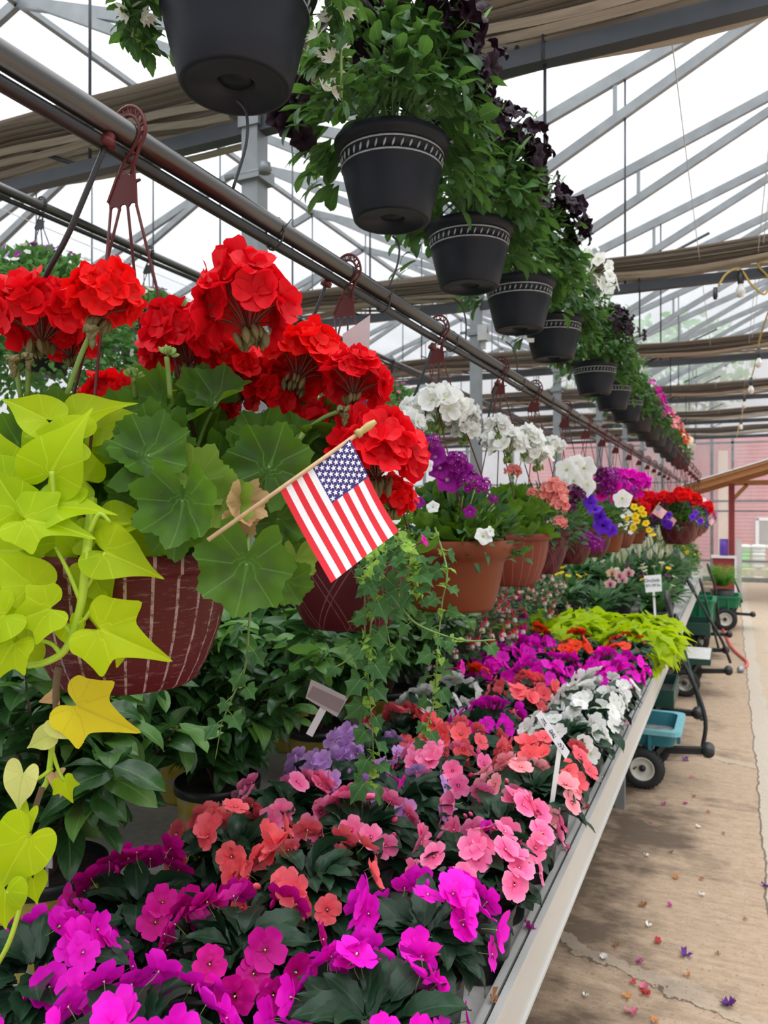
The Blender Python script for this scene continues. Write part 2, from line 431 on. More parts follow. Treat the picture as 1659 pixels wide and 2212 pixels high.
# ------------------------------------------------------------------ floor
def floor_mat():
    m, nt, out = mat('worn_concrete')
    tc = N(nt, 'TexCoord'); sp = N(nt, 'SeparateXYZ'); L(nt, tc.outputs['Object'], sp.inputs[0])
    x, y = sp.outputs[0], sp.outputs[1]
    wob = M_(nt, 'MULTIPLY', M_(nt, 'SUBTRACT', noise(nt, 2.2, 5, rough=.65), .5), .16)
    xw = M_(nt, 'ADD', x, M_(nt, 'MULTIPLY', wob, .55))
    grain = noise(nt, 22, 7, stretch=(.8, 2.0, 1), rough=.78)
    streak = noise(nt, 6, 5, stretch=(.5, 5, 1), rough=.65)
    blot = noise(nt, 1.7, 4, rough=.6)
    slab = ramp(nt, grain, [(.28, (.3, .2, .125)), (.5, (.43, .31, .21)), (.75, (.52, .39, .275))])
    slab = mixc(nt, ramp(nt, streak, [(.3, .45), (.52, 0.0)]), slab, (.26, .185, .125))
    slab = mixc(nt, ramp(nt, M_(nt, 'SUBTRACT', M_(nt, 'ADD', blot, M_(nt, 'MULTIPLY', M_(nt, 'SUBTRACT', noise(nt, 9, 5, stretch=(.7, 1.6, 1), rough=.7), .5), .5)), M_(nt, 'MULTIPLY', M_(nt, 'ADD', x, .35), .45)), [(.4, 0.0), (.62, .85)]), slab, (.085, .058, .04))  # dirt stains, plus under-bench shade painted in: darker towards and below the bench
    edge = ramp(nt, M_(nt, 'ADD', x, M_(nt, 'MULTIPLY', M_(nt, 'SUBTRACT', blot, .5), .5)), [(0.0, 0.0), (1.0, 1.0)])
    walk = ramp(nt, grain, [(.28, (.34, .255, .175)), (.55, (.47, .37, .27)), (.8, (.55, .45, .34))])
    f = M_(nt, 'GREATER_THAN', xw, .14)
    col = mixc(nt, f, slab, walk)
    band = M_(nt, 'MULTIPLY', M_(nt, 'GREATER_THAN', xw, .14), M_(nt, 'LESS_THAN', M_(nt, 'ADD', xw, M_(nt, 'MULTIPLY', blot, .12)), .32))
    col = mixc(nt, M_(nt, 'MULTIPLY', band, .6), col, (.47, .42, .35))
    crack = M_(nt, 'LESS_THAN', M_(nt, 'ABSOLUTE', M_(nt, 'SUBTRACT', xw, .14)), .0045)
    yw = M_(nt, 'ADD', y, M_(nt, 'ADD', M_(nt, 'MULTIPLY', M_(nt, 'SUBTRACT', noise(nt, 3.5, 5, rough=.65), .5), .3), M_(nt, 'MULTIPLY', x, .35)))
    slabside = M_(nt, 'LESS_THAN', xw, .14)
    for yy in (2.66, 5.35, 8.4, 11.5):
        d = M_(nt, 'SUBTRACT', yw, yy)
        patch = M_(nt, 'MULTIPLY', M_(nt, 'MULTIPLY', M_(nt, 'GREATER_THAN', d, 0.0), M_(nt, 'LESS_THAN', d, .07)), slabside)
        col = mixc(nt, M_(nt, 'MULTIPLY', patch, .4), col, (.47, .39, .3))
        crack = M_(nt, 'MAXIMUM', crack, M_(nt, 'MULTIPLY', slabside, M_(nt, 'LESS_THAN', M_(nt, 'ABSOLUTE', d), .005)))
    for yy in (6.6, 9.7, 12.8):
        crack = M_(nt, 'MAXIMUM', crack, M_(nt, 'MULTIPLY', M_(nt, 'LESS_THAN', M_(nt, 'ABSOLUTE', M_(nt, 'SUBTRACT', y, yy)), .006), M_(nt, 'GREATER_THAN', xw, .3)))
    col = mixc(nt, M_(nt, 'MULTIPLY', crack, .75), col, (.07, .05, .035))
    speck = noise(nt, 90, 2)
    col = mixc(nt, ramp(nt, speck, [(.63, 0.0), (.7, .6)]), col, (.1, .07, .05))
    bs = N(nt, 'BsdfPrincipled', i_Roughness=.82); bs.inputs['Specular IOR Level'].default_value = .25
    L(nt, col, bs.inputs['Base Color'])
    bump(nt, M_(nt, 'SUBTRACT', grain, M_(nt, 'MULTIPLY', crack, 1.2)), bs, .35, .006)
    L(nt, bs.outputs[0], out.inputs[0]); return m
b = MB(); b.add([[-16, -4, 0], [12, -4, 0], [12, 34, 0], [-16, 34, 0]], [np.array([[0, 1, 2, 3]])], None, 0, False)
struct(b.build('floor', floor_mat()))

# ------------------------------------------------------------------ greenhouse shell
S0, DS, PITCH = -.36, 1.525, .373
GUT, RID = 4.35, 4.35 + 3.22 * .373
BAYS = [(-14.7, -11.48, -8.26), (-8.26, -5.04, -1.82), (-1.82, 1.4, 4.62), (4.62, 7.84, 11.06)]
SEND = 19.4
rr = random.Random(5)
b = MB()
for xl, xr, x2 in BAYS:
    for (xa, za), (xb, zb) in (((xl, GUT), (xr, RID)), ((xr, RID), (x2, GUT))):
        ny, nx = 92, 8
        V = []
        for j in range(ny + 1):
            y = -3 + (SEND + 3) * j / ny
            for i in range(nx + 1):
                t = i / nx
                sag = .012 * math.sin(y * 4.12) ** 2 + rr.uniform(-.004, .004)
                V.append([xa + (xb - xa) * t, y, za + (zb - za) * t + .06 - sag])
        i, j = np.meshgrid(np.arange(nx), np.arange(ny), indexing='ij')
        q = np.stack([j * (nx + 1) + i, j * (nx + 1) + i + 1, (j + 1) * (nx + 1) + i + 1, (j + 1) * (nx + 1) + i], -1).reshape(-1, 4)
        b.add(V, [q])
struct(b.build('ceiling', FILM))
# long walls
for nm, x in (('wall_left', -14.7), ('wall_right', 11.06)):
    b = MB(); b.add([[x, -3, 0], [x, SEND, 0], [x, SEND, GUT], [x, -3, GUT]], [np.array([[0, 1, 2, 3]])], None, 0, False)
    struct(b.build(nm, FILMW))
def gable(y, z0, z1=None):
    P = []
    for xl, xr, x2 in BAYS: P += [(xl, GUT), (xr, RID)]
    P.append((BAYS[-1][2], GUT))
    V = []; 
    for x, z in P: V += [[x, y, z0], [x, y, z1 if z1 else z]]
    F = np.array([[2 * k, 2 * k + 2, 2 * k + 3, 2 * k + 1] for k in range(len(P) - 1)])
    return V, F
b = MB(); V, F = gable(SEND, .46); b.add(V, [F], None, 0, False)
wb = struct(b.build('wall_back', FILMW))
b = MB(); V, F = gable(SEND, 0.05, .46); b.add(V, [F], None, 0, False); b.build('kick_panel', FILMH, wb)
b = MB(); V, F = gable(-3, 0); b.add(V, [F], None, 0, False)
struct(b.build('wall_front', FILMW))
for k in range(9):
    x = -7.6 + k * 1.22
    if -.6 < x < 0: x = -.42
    b = MB(); b.bar((x, SEND - .05, 0), (x, SEND - .05, 4.6), .09, .07); b.build('mullion', GALV, wb)
b = MB(); b.bar((.02, SEND - .05, 0), (.02, SEND - .05, 3.4), .07, .06); b.build('mullion', GALV, wb)
for z in (.05, .47, 1.62, 1.85, 2.3, 3.2, 4.2):
    b = MB(); b.bar((-8.2, SEND - .06, z), (4.6, SEND - .06, z), .05, .045 if z > .1 else .1); b.build('crossbar', GALV, wb)

# roof frames: rafter pair, inner strut pair, and on every second frame a bottom chord with web rods
for bi, (xl, xr, x2) in enumerate(BAYS[1:3]):
    for k in range(13):
        y = S0 + DS * k
        if y > SEND: break
        e = thing('roof_beam', 'galvanised steel roof frame under the white film, %s back' % ORD[k], 'roof frame', (xr, y, GUT)); struct(e)
        for sgn, xa in ((-1, xl), (1, x2)):
            b = MB(); b.bar((xa - xr, 0, 0), (0, 0, RID - GUT), .045, .085); b.build('rafter', GALV, e)
            xb = xa - sgn * .08
            b = MB(); b.bar((xb - xr, 0, -.42), (sgn * .25, 0, -.42 + .53 * (abs(xb - xr) - .25)), .05, .07); b.build('strut', GALV, e)
            # small end plate bracket
            b = MB(); b.bar((xa - xr - sgn * 1.05, 0, .4), (xa - xr - sgn * 1.05, 0, .13), .03, .03); b.build('bracket', GALV, e)
        if k % 2 == 0:
            b = MB(); b.bar((xl - xr, 0, 3.21 - GUT), (x2 - xr, 0, 3.21 - GUT), .06, .06); b.build('bottom_chord', STEEL, e)  # chord seen dark from below: its shade is put into this darker steel
            for xx in ((-2.3, -1.55, -.78, 0, .78, 1.55, 2.3) if bi == 0 else (-2.1, -.6, .6, 2.1)):
                b = MB(); b.tube([(xx, 0, 3.21 - GUT), (xx, 0, (RID - GUT) - abs(xx) * PITCH - .05)], .008, 6); b.build('web_rod', STEEL, e)
            for xx in (-2.3, -.78, .78, 2.3):
                b = MB(); b.tube([(xx, 0, 3.21 - GUT), (xx + (.76 if xx < 0 else -.76), 0, 3.21 - GUT + .32)], .01, 6); b.build('web_rod', STEEL, e)
for x in (-8.26, -1.82, 4.62):
    b = MB(); b.box((x, (SEND - 3) / 2, GUT + .02), (.22, SEND + 3, .1)); struct(b.build('gutter_beam', GALV))
for x, z in ((-5.04, RID), (1.4, RID)):
    b = MB(); b.box((x, (SEND - 3) / 2, z), (.05, SEND + 3, .05)); struct(b.build('ridge_beam', GALV))

# posts
for k in range(-1, 6):
    y = 2.69 + 3.05 * k
    e = thing('steel_post', 'galvanised square steel post under the gutter, ' + ('beside the camera' if k < 0 else ORD[k] + ' along the row'), 'post', (-1.82, y, 0), group='galvanised posts')
    b = MB(); b.box((0, 0, 1.6), (.078, .078, 3.2)); b.build('post_tube', GALV, e)
    b = MB(); b.box((0, 0, 3.2 + .555), (.1, .1, 1.11)); b.build('post_sleeve', GALV, e)
    b = MB(); b.box((0, 0, 3.0), (.12, .12, .05)); b.tube([(-.11, -.05, 3.0), (.11, -.05, 3.0)], .012, 8); b.lathe([(0, -.02), (.025, -.02), (.025, .02), (0, .02)], 8, (.09, -.06, 3.0)); b.build('clamp', GALV, e)
# little grey junction box on the second post
b = MB(); b.box((0, 0, 0), (.07, .09, .12)); b.box((0, 0, -.09), (.03, .03, .06)); o = b.build('junction_box', plain('box_grey', (.5, .5, .5), .5)); o.location = (-1.745, 5.69, 2.98)
tag(o, 'small grey junction box fixed to a steel post', 'junction box')

# gathered shade curtains along the trusses
SHADE = plain('shade_cloth', (.36, .31, .26), .9, var=.3, scale=42, stretch=(.03, 2.2, 2.2))
SHADE2 = plain('shade_cloth_edge', (.5, .43, .36), .9, var=.25, scale=42, stretch=(.05, 2, 2))
def curtain(y, x0, x1, z, w, h, seed, label):
    """pleated cloth pushed together: a flat bundle of many narrow lengthwise folds, hung from wires"""
    r = random.Random(seed)
    nx = int((x1 - x0) / .12); nu = 52
    ph = [r.uniform(0, 6) for _ in range(nu)]; am = [r.uniform(.72, .86) if j % 2 else r.uniform(.95, 1.1) for j in range(nu)]
    e = thing('shade_curtain', label, 'curtain', (0, 0, 0), group='gathered shade curtains')
    def sag(x): return .035 * abs(math.sin((x - x0) * 1.25)) ** 1.5
    V = []
    for i in range(nx + 1):
        x = x0 + (x1 - x0) * i / nx
        pinch = 1 - .22 * abs(math.cos((x - x0) * 1.25)) ** 14
        for j in range(nu):
            a = 2 * PI * j / nu + .015 * math.sin(x * 4 + ph[j])
            rd = am[j] * (1 + .05 * math.sin(x * 2.3 + ph[j]))
            V.append([x, y + w * rd * math.copysign(abs(math.cos(a)) ** .7, math.cos(a)), z - sag(x) + pinch * h * rd * math.sin(a)])
    i, j = np.meshgrid(np.arange(nx), np.arange(nu), indexing='ij')
    q = np.stack([i * nu + j, (i + 1) * nu + j, (i + 1) * nu + (j + 1) % nu, i * nu + (j + 1) % nu], -1).reshape(-1, 4)
    b = MB(); b.add(V, [q], None, 0, False); b.build('curtain_bundle', SHADE, e)
    for s in range(6):          # loose pleats hanging below the bundle
        V = []
        for i in range(41):
            x = x0 + (x1 - x0) * i / 40; yy = y + w * (.32 * s - .8) + .012 * math.sin(i * 1.1 + s * 2); zz = z - h * (1.02 + .09 * s) - sag(x) * 1.3 - .012 * math.sin(i * .8 + s)
            V += [[x, yy, zz], [x, yy + .03, zz - .016]]
        b = MB(); b.add(V, [np.array([[2 * i, 2 * i + 1, 2 * i + 3, 2 * i + 2] for i in range(40)])]); b.build('loose_pleat', SHADE2, e)
for k in range(6):
    y = 2.69 + 3.05 * k
    curtain(y + .02, -8.2, -1.92, 3.42, .19, .085, 10 + k, 'brown shade curtain gathered along a truss, left bay, ' + ORD[k] + ' from the camera')
    curtain(y + .02, -1.72, 4.6, 3.4, .16, .062, 30 + k, 'brown shade curtain gathered along a truss, aisle bay, ' + ORD[k] + ' from the camera')

# thin support wires along the bays
WIRE = plain('wire', (.55, .55, .54), .5, .3)
for n, (x, z) in enumerate([(-7.3, 3.33), (-6.4, 3.33), (-5.5, 3.33), (-4.6, 3.33), (-3.8, 3.33), (-3.74, 3.36), (-2.7, 3.33), (-1.0, 3.33), (-.96, 3.36), (-.2, 3.33), (.16, 3.33), (.19, 3.37), (1.1, 3.33), (2.0, 3.33)]):
    b = MB(); b.tube([(x, -3, z), (x, 8, z), (x, SEND, z)], .0025, 5)
    tag(b.build('support_wire', WIRE), 'thin straight support wire running along the roof trusses', 'wire', 'support wires under the roof')

# ------------------------------------------------------------------ beyond the end wall
def siding_mat():
    return plain('red_siding', (.52, .055, .07), .55, var=.08, scale=3)
e = thing('red_building', 'red clapboard building seen through the end wall film', 'building', (0, 24.5, 0))
b = MB()
zz = [.0 + .11 * i for i in range(34)]
for z in zz: b.add([[-6, -.0, z], [-.36, 0, z], [-.36, .03, z + .11], [-6, .03, z + .11], [-.1, 0, z], [9, 0, z], [9, .03, z + .11], [-.1, .03, z + .11]], [np.array([[0, 1, 2, 3], [4, 5, 6, 7]])], None, 0, False)
b.box((1.5, .3, 1.9), (15, .5, 3.8))
b.build('siding', siding_mat(), e)
b = MB(); b.box((-.23, -.01, 1.7), (.26, .06, 3.4)); b.build('corner_board', plain('tan_board', (.68, .5, .36), .6), e)
b = MB()
for (cx, cz, sx, sz) in ((1.28, 1.4, 1.3, .09), (1.28, .62, 1.3, .09), (.67, 1.0, .09, .86), (1.28, 1.0, .08, .8), (1.9, 1.0, .09, .86)): b.box((cx, -.05, cz), (sx, .08, sz))
w = b.build('window_frame', WHITEPAINT, e)
b = MB(); b.box((1.28, -.02, 1.0), (1.2, .02, .76)); b.build('window_pane', plain('dark_glass', (.16, .17, .15), .1, var=.3, scale=3), w)
# stacked bags on a pallet
gg = [plain('bag_green', (.1, .75, .12), .35), plain('bag_pale', (.72, .8, .76), .35), plain('bag_dark', (.09, .1, .11), .35), plain('bag_mint', (.35, .75, .55), .35)]
r = random.Random(3)
for cidx, x in enumerate((.28, .62, 1.02, 1.42, 1.8)):
    for k in range(6):
        b = MB(); w = .34; nseg = 8
        b.lathe([(0, -.06), (.8, -.055), (1.0, -.01), (1.0, .015), (.82, .055), (0, .06)], 20)
        V = b.V[0]; V[:, 0] = np.sign(V[:, 0]) * np.abs(V[:, 0]) ** .6 * .17; V[:, 1] = np.sign(V[:, 1]) * np.abs(V[:, 1]) ** .6 * .24
        V[:, 2] *= .8
        o = b.build('soil_bag', gg[(0, 1, 3, 2, 1)[cidx]] if k < 5 else gg[1]); o.location = (x, 21.6 + r.uniform(-.02, .02), .23 + k * .098)
        tag(o, '%s plastic soil bag in the stack outside the end wall, %s up' % (('bright green', 'pale grey', 'mint green', 'dark grey', 'pale white')[cidx], ORD[k]), 'bag', 'soil bags stacked outside')
b = MB()
for i in range(7): b.box((.2 + i * .27, 21.6, .165), (.2, .6, .025))
for yy in (21.34, 21.6, 21.86): b.box((1.0, yy, .085), (1.85, .09, .13))
tag(b.build('pallet', WOODS), 'wooden pallet under the stacked soil bags', 'pallet')
YB = plain('bucket_lime', (.62, .75, .08), .4)
for k, x in enumerate((.36, .78, 1.2)):
    b = MB(); b.lathe([(0, 0), (.11, 0), (.13, .24), (.14, .24), (.14, .27), (.12, .27), (.11, .03), (0, .03)], 20)
    o = b.build('bucket', YB); o.location = (x, 19.9, 0); tag(o, 'lime green bucket outside behind the clear kick panel, ' + ('leftmost', 'middle', 'rightmost')[k] + ' of three', 'bucket', 'lime buckets')
# tree beyond the gable
rn = np.random.RandomState(4)
TREEL = leafmat('tree_leaf', (.09, .2, .06), (.14, .3, .09), trans=.3)
b = MB(); T = blade(3, .3, cols=3, seed=1)
for i in range(1500):
    p = rn.normal(0, 1, 3); p /= np.linalg.norm(p); p *= rn.uniform(.5, 1) * np.array([2.6, 1.4, 1.7])
    b.put(T, frame(rn.normal(0, 1, 3), rn.normal(0, 1, 3)), p + [0, 0, 5.6], .3)
e = thing('tree', 'leafy green tree outside beyond the gable end', 'tree', (-1.9, 23.2, 0)); b.build('crown', TREEL, e)
b = MB(); b.tube([(0, 0, 0), (.05, 0, 2.5), (0, 0, 5)], [.14, .11, .05], 10); b.build('trunk', STEMB, e)

# timber checkout hut at the far end of the aisle
HX, HY = .0, 15.4
e = thing('checkout_hut', 'small timber checkout hut with red post and cedar roof at the aisle end', 'hut', (HX, HY, 0))
b = MB(); b.box((0, 0, 1.06), (.1, .1, 2.12)); b.build('post', REDPAINT, e)
b = MB(); b.box((2.6, 0, 1.06), (.1, .1, 2.12)); b.build('post', REDPAINT, e)
b = MB(); b.bar((-.06, 0, 2.13), (2.8, 0, 2.13), .09, .09); b.build('beam', CEDAR, e)
b = MB(); b.bar((.03, -.01, 1.84), (.26, -.01, 2.1), .07, .07); b.build('brace', CEDAR, e)
for yy in (-.55, .9, 2.3):
    b = MB(); b.bar((-.75, yy, 2.0), (1.4, yy, 2.66), .06, .12); b.build('rafter', CEDAR, e)
    b = MB(); b.bar((1.4, yy, 2.66), (3.5, yy, 2.0), .06, .12); b.build('rafter', CEDAR, e)
b = MB()
for (xa, za), (xb, zb) in (((-.8, 2.05), (1.4, 2.73)), ((1.4, 2.73), (3.6, 2.05))): b.bar((xa, .85, za), (xb, .85, zb), 3.0, .03)
b.build('roof_deck', CEDAR, e)
b = MB()
for (xa, za), (xb, zb) in (((-.82, 2.085), (1.4, 2.77)), ((1.4, 2.77), (3.62, 2.085))): b.bar((xa, .85, za), (xb, .85, zb), 3.04, .022)
b.build('drip_edge', WHITEPAINT, e)
b = MB(); b.box((-.13, -.12, .385), (.36, .3, .77)); b.build('counter', REDPAINT, e)
b = MB(); b.box((-.13, -.12, .785), (.42, .36, .04)); b.box((.065, -.28, .4), (.035, .035, .78)); b.build('counter_trim', WHITEPAINT, e)
b = MB(); b.box((.12, .2, .55), (.1, .05, 1.1)); b.build('white_jamb', WHITEPAINT, e)
b = MB(); b.lathe([(0, 0), (.075, 0), (.075, .3), (.06, .3), (.055, .02), (0, .02)], 20)
o = b.build('purple_bucket', plain('purple', (.13, .05, .4), .4)); o.location = (-.13, 15.3, .806); tag(o, 'purple bucket standing on the red checkout counter', 'bucket')
# ================================================================== display bench
ALU = plain('aluminium', (.62, .61, .58), .42, .35, var=.1, scale=5, stretch=(1, .3, 1))
BED = plain('bench_bed', (.62, .6, .56), .7, var=.18, scale=40)
BZ = .70
e = thing('display_bench', 'long aluminium display bench carrying the potted impatiens', 'bench', (0, 0, 0))
b = MB(); b.box((-1.35, 5.5, BZ - .012), (1.93, 12.2, .024)); b.build('bench_bed', BED, e)
b = MB(); b.poly([(-.388, .618), (-.36, .618), (-.36, .626), (-.366, .626), (-.366, .738), (-.358, .742), (-.358, .748), (-.372, .748), (-.372, .626), (-.388, .626)], 12.2, ((0, 5.5, 0), (1, 0, 0), (0, 0, 1))); b.build('front_lip', ALU, e)
b = MB(); b.bar((-.386, -.6, .738), (-.386, 11.6, .738), .012, .008); b.bar((-.392, -.6, .718), (-.392, 11.6, .718), .006, .045); b.build('inner_rail', ALU, e)
b = MB(); b.box((-2.325, 5.5, .68), (.02, 12.2, .13)); b.build('back_lip', ALU, e)
for k in range(6):
    for x in (-.55, -2.15):
        b = MB(); b.box((x, -.3 + 2.3 * k, .345), (.05, .05, .69)); b.build('leg', GALV, e)
for k in range(6):
    b = MB(); b.box((-1.35, -.3 + 2.3 * k, .655), (1.9, .05, .05)); b.build('cross_rail', GALV, e)

# ================================================================== hanging rails and irrigation
RAILT, RAILZ = -.81, 2.157
PIPE = plain('rail_pipe', (.12, .115, .112), .28, .85, var=.35, scale=8, stretch=(6, .25, 6))
def rail(name, t, z, r, label, y1=14.5):
    b = MB(); b.tube([(t, -1.5, z), (t, 6, z), (t, y1, z)], r, 16); o = b.build(name, PIPE); return tag(o, label, 'pipe')
rail('basket_rail', RAILT, RAILZ, .0175, 'grey steel pipe carrying the row of red and terracotta hanging baskets')
rail('basket_rail', -2.75, 2.94, .02, 'grey steel pipe at the left carrying the baskets behind the red geraniums')
# irrigation hose strapped below the pipe
def hose(t, z, ys, label, y1=14.3):
    e = thing('irrigation_hose', label, 'hose', (t, 0, z))
    pts = [(random.Random(int(y * 10)).uniform(-.003, .003), y, random.Random(int(y * 7)).uniform(-.004, .002)) for y in np.arange(-1.4, y1, .32)]
    b = MB(); b.tube(pts, .0105, 10); b.build('hose_line', BLACKP, e)
    for y in ys:
        b = MB(); a = np.linspace(0, 2 * PI, 17)
        cx, cz = .006, .014
        b.tube([(cx + .021 * math.cos(q), y + .004 * math.sin(q), cz + .033 * math.sin(q)) for q in a], .0022, 6); b.tube([(.026, y, .02), (.032, y + .02, .045)], .0012, 5)
        b.build('cable_tie', BLACKP, e)
    return e
BY = [(1.125 - .335) / .91 + d for d in (0, .709, 1.313, 1.995, 2.566, 3.27, 3.93, 4.57, 5.25, 6.1, 6.9, 7.7, 8.45, 9.2, 9.95, 10.7)]
H1 = hose(RAILT - .008, RAILZ - .028, [BY[0] + .40, BY[1] + .2, BY[2] + .12, BY[3] + .3, BY[4] + .3, BY[5] + .3, BY[6] + .3, BY[7] + .3], 'black irrigation hose strapped under the front basket pipe')
H2 = hose(-2.758, 2.94 - .032, [2.6, 4.0, 5.2, 6.4], 'black irrigation hose strapped under the far left basket pipe')
def drip(e, org, y, pts, r=.0042, red=True):
    """thin feeder tube from the hose down into a basket"""
    o = Vector(org)
    b = MB(); b.tube([Vector(p) - o for p in catmull(pts, 5)], r, 7); t = b.build('drip_tube', BLACKP, e)
    if red:
        p = Vector(pts[0]) - o; d = (Vector(pts[1]) - Vector(pts[0])).normalized(); sd, up = np.cross(d, (0, 1, 0)), d
        b = MB(); R = frame(sd, d)
        b.lathe([(0, -.012), (.0075, -.012), (.0095, -.004), (.0125, -.003), (.0125, .006), (.006, .008), (0, .008)], 12, tuple(p), R); b.build('connector', MAROONP, t)
# feeder tubes: start beside each hook, fall left into the pot
starts = [(232, 305, 1.09, [(150, 500), (92, 615), (60, 760)]), (705, 612, 1.72, [(685, 665), (660, 730), (640, 800)]), (934, 750, 2.28, [(915, 805), (885, 880), (870, 930)]), (1075, 828, 2.9, [(1062, 870), (1048, 930), (1035, 960)])]
for px, py, zc, rest in starts:
    drip(H1, (RAILT - .008, 0, RAILZ - .028), 0, [W(px, py, zc)] + [W(x, y, zc + .02 * i) for i, (x, y) in enumerate(rest)], .0042 if zc < 3 else .004)
# long thin feeders dropping from the black pots to the hose
for px0, py0, px1, py1, zc0, zc1 in ((512, 215, 482, 388, 1.37, 1.37), (848, 510, 830, 628, 2.0, 1.98), (980, 645, 1002, 735, 2.56, 2.56), (1092, 738, 1112, 808, 3.18, 3.18)):
    a = W(px0, py0, zc0); c = Vector((RAILT, W(px1, py1, zc1).y, RAILZ + .016))
    m = (a + c) / 2 + RGT * .02
    drip(H1, (RAILT - .008, 0, RAILZ - .028), 0, [a, a * .7 + m * .3 + RGT * .012, m, c], .0028, red=False)

# ================================================================== garden carts under the bench edge
TEAL = plain('teal_plastic', (.025, .2, .26), .45, var=.15, scale=12)
TEALR = plain('teal_rim', (.2, .5, .56), .5, var=.12)
DIRTY = plain('dirty_tray', (.36, .36, .35), .85, var=.45, scale=18)
DKGREEN = plain('dark_green_metal', (.016, .07, .05), .4, var=.15)
GREENP = plain('green_plastic', (.006, .2, .085), .35, var=.12)
OFFW = plain('wheel_cream', (.72, .7, .62), .45, var=.08)
GREYB = plain('grey_board', (.62, .6, .56), .7, var=.12)
def cart_wheel(parent, x, y, z, r=.117, w=.075, hubm=None):
    R = np.array([[1, 0, 0], [0, 0, 1], [0, -1, 0]])     # axle along y
    b = MB(); b.lathe([(r * .56, -w * .4), (r * .72, -w * .5), (r * .93, -w * .42), (r, -w * .2), (r, w * .2), (r * .93, w * .42), (r * .72, w * .5), (r * .56, w * .4)], 36, (x, y, z), R)
    for k in range(30):
        a = 2 * PI * k / 30
        b.bar((x + r * .995 * math.cos(a), y - w * .3, z + r * .995 * math.sin(a)), (x + r * .995 * math.cos(a + .07), y + w * .3, z + r * .995 * math.sin(a + .07)), .012, .004)
    t = b.build('wheel', RUBBER, parent)
    b = MB(); b.lathe([(0, -w * .16), (r * .2, -w * .16), (r * .26, -w * .1), (r * .45, -w * .14), (r * .52, -w * .4), (r * .58, -w * .44), (r * .58, w * .44), (r * .52, w * .4), (r * .45, w * .14), (0, w * .14)], 32, (x, y, z), R); b.build('wheel_rim', hubm or OFFW, t)
    b = MB(); b.lathe([(0, -w * .42), (r * .14, -w * .4), (r * .17, -w * .2), (r * .17, w * .3), (0, w * .3)], 16, (x, y, z), R); b.tube([(x - r * .3, y - w * .2, z + r * .02), (x - r * .4, y - w * .5, z - r * .02)], .005, 6); b.build('axle_hub', BLACKP, t)
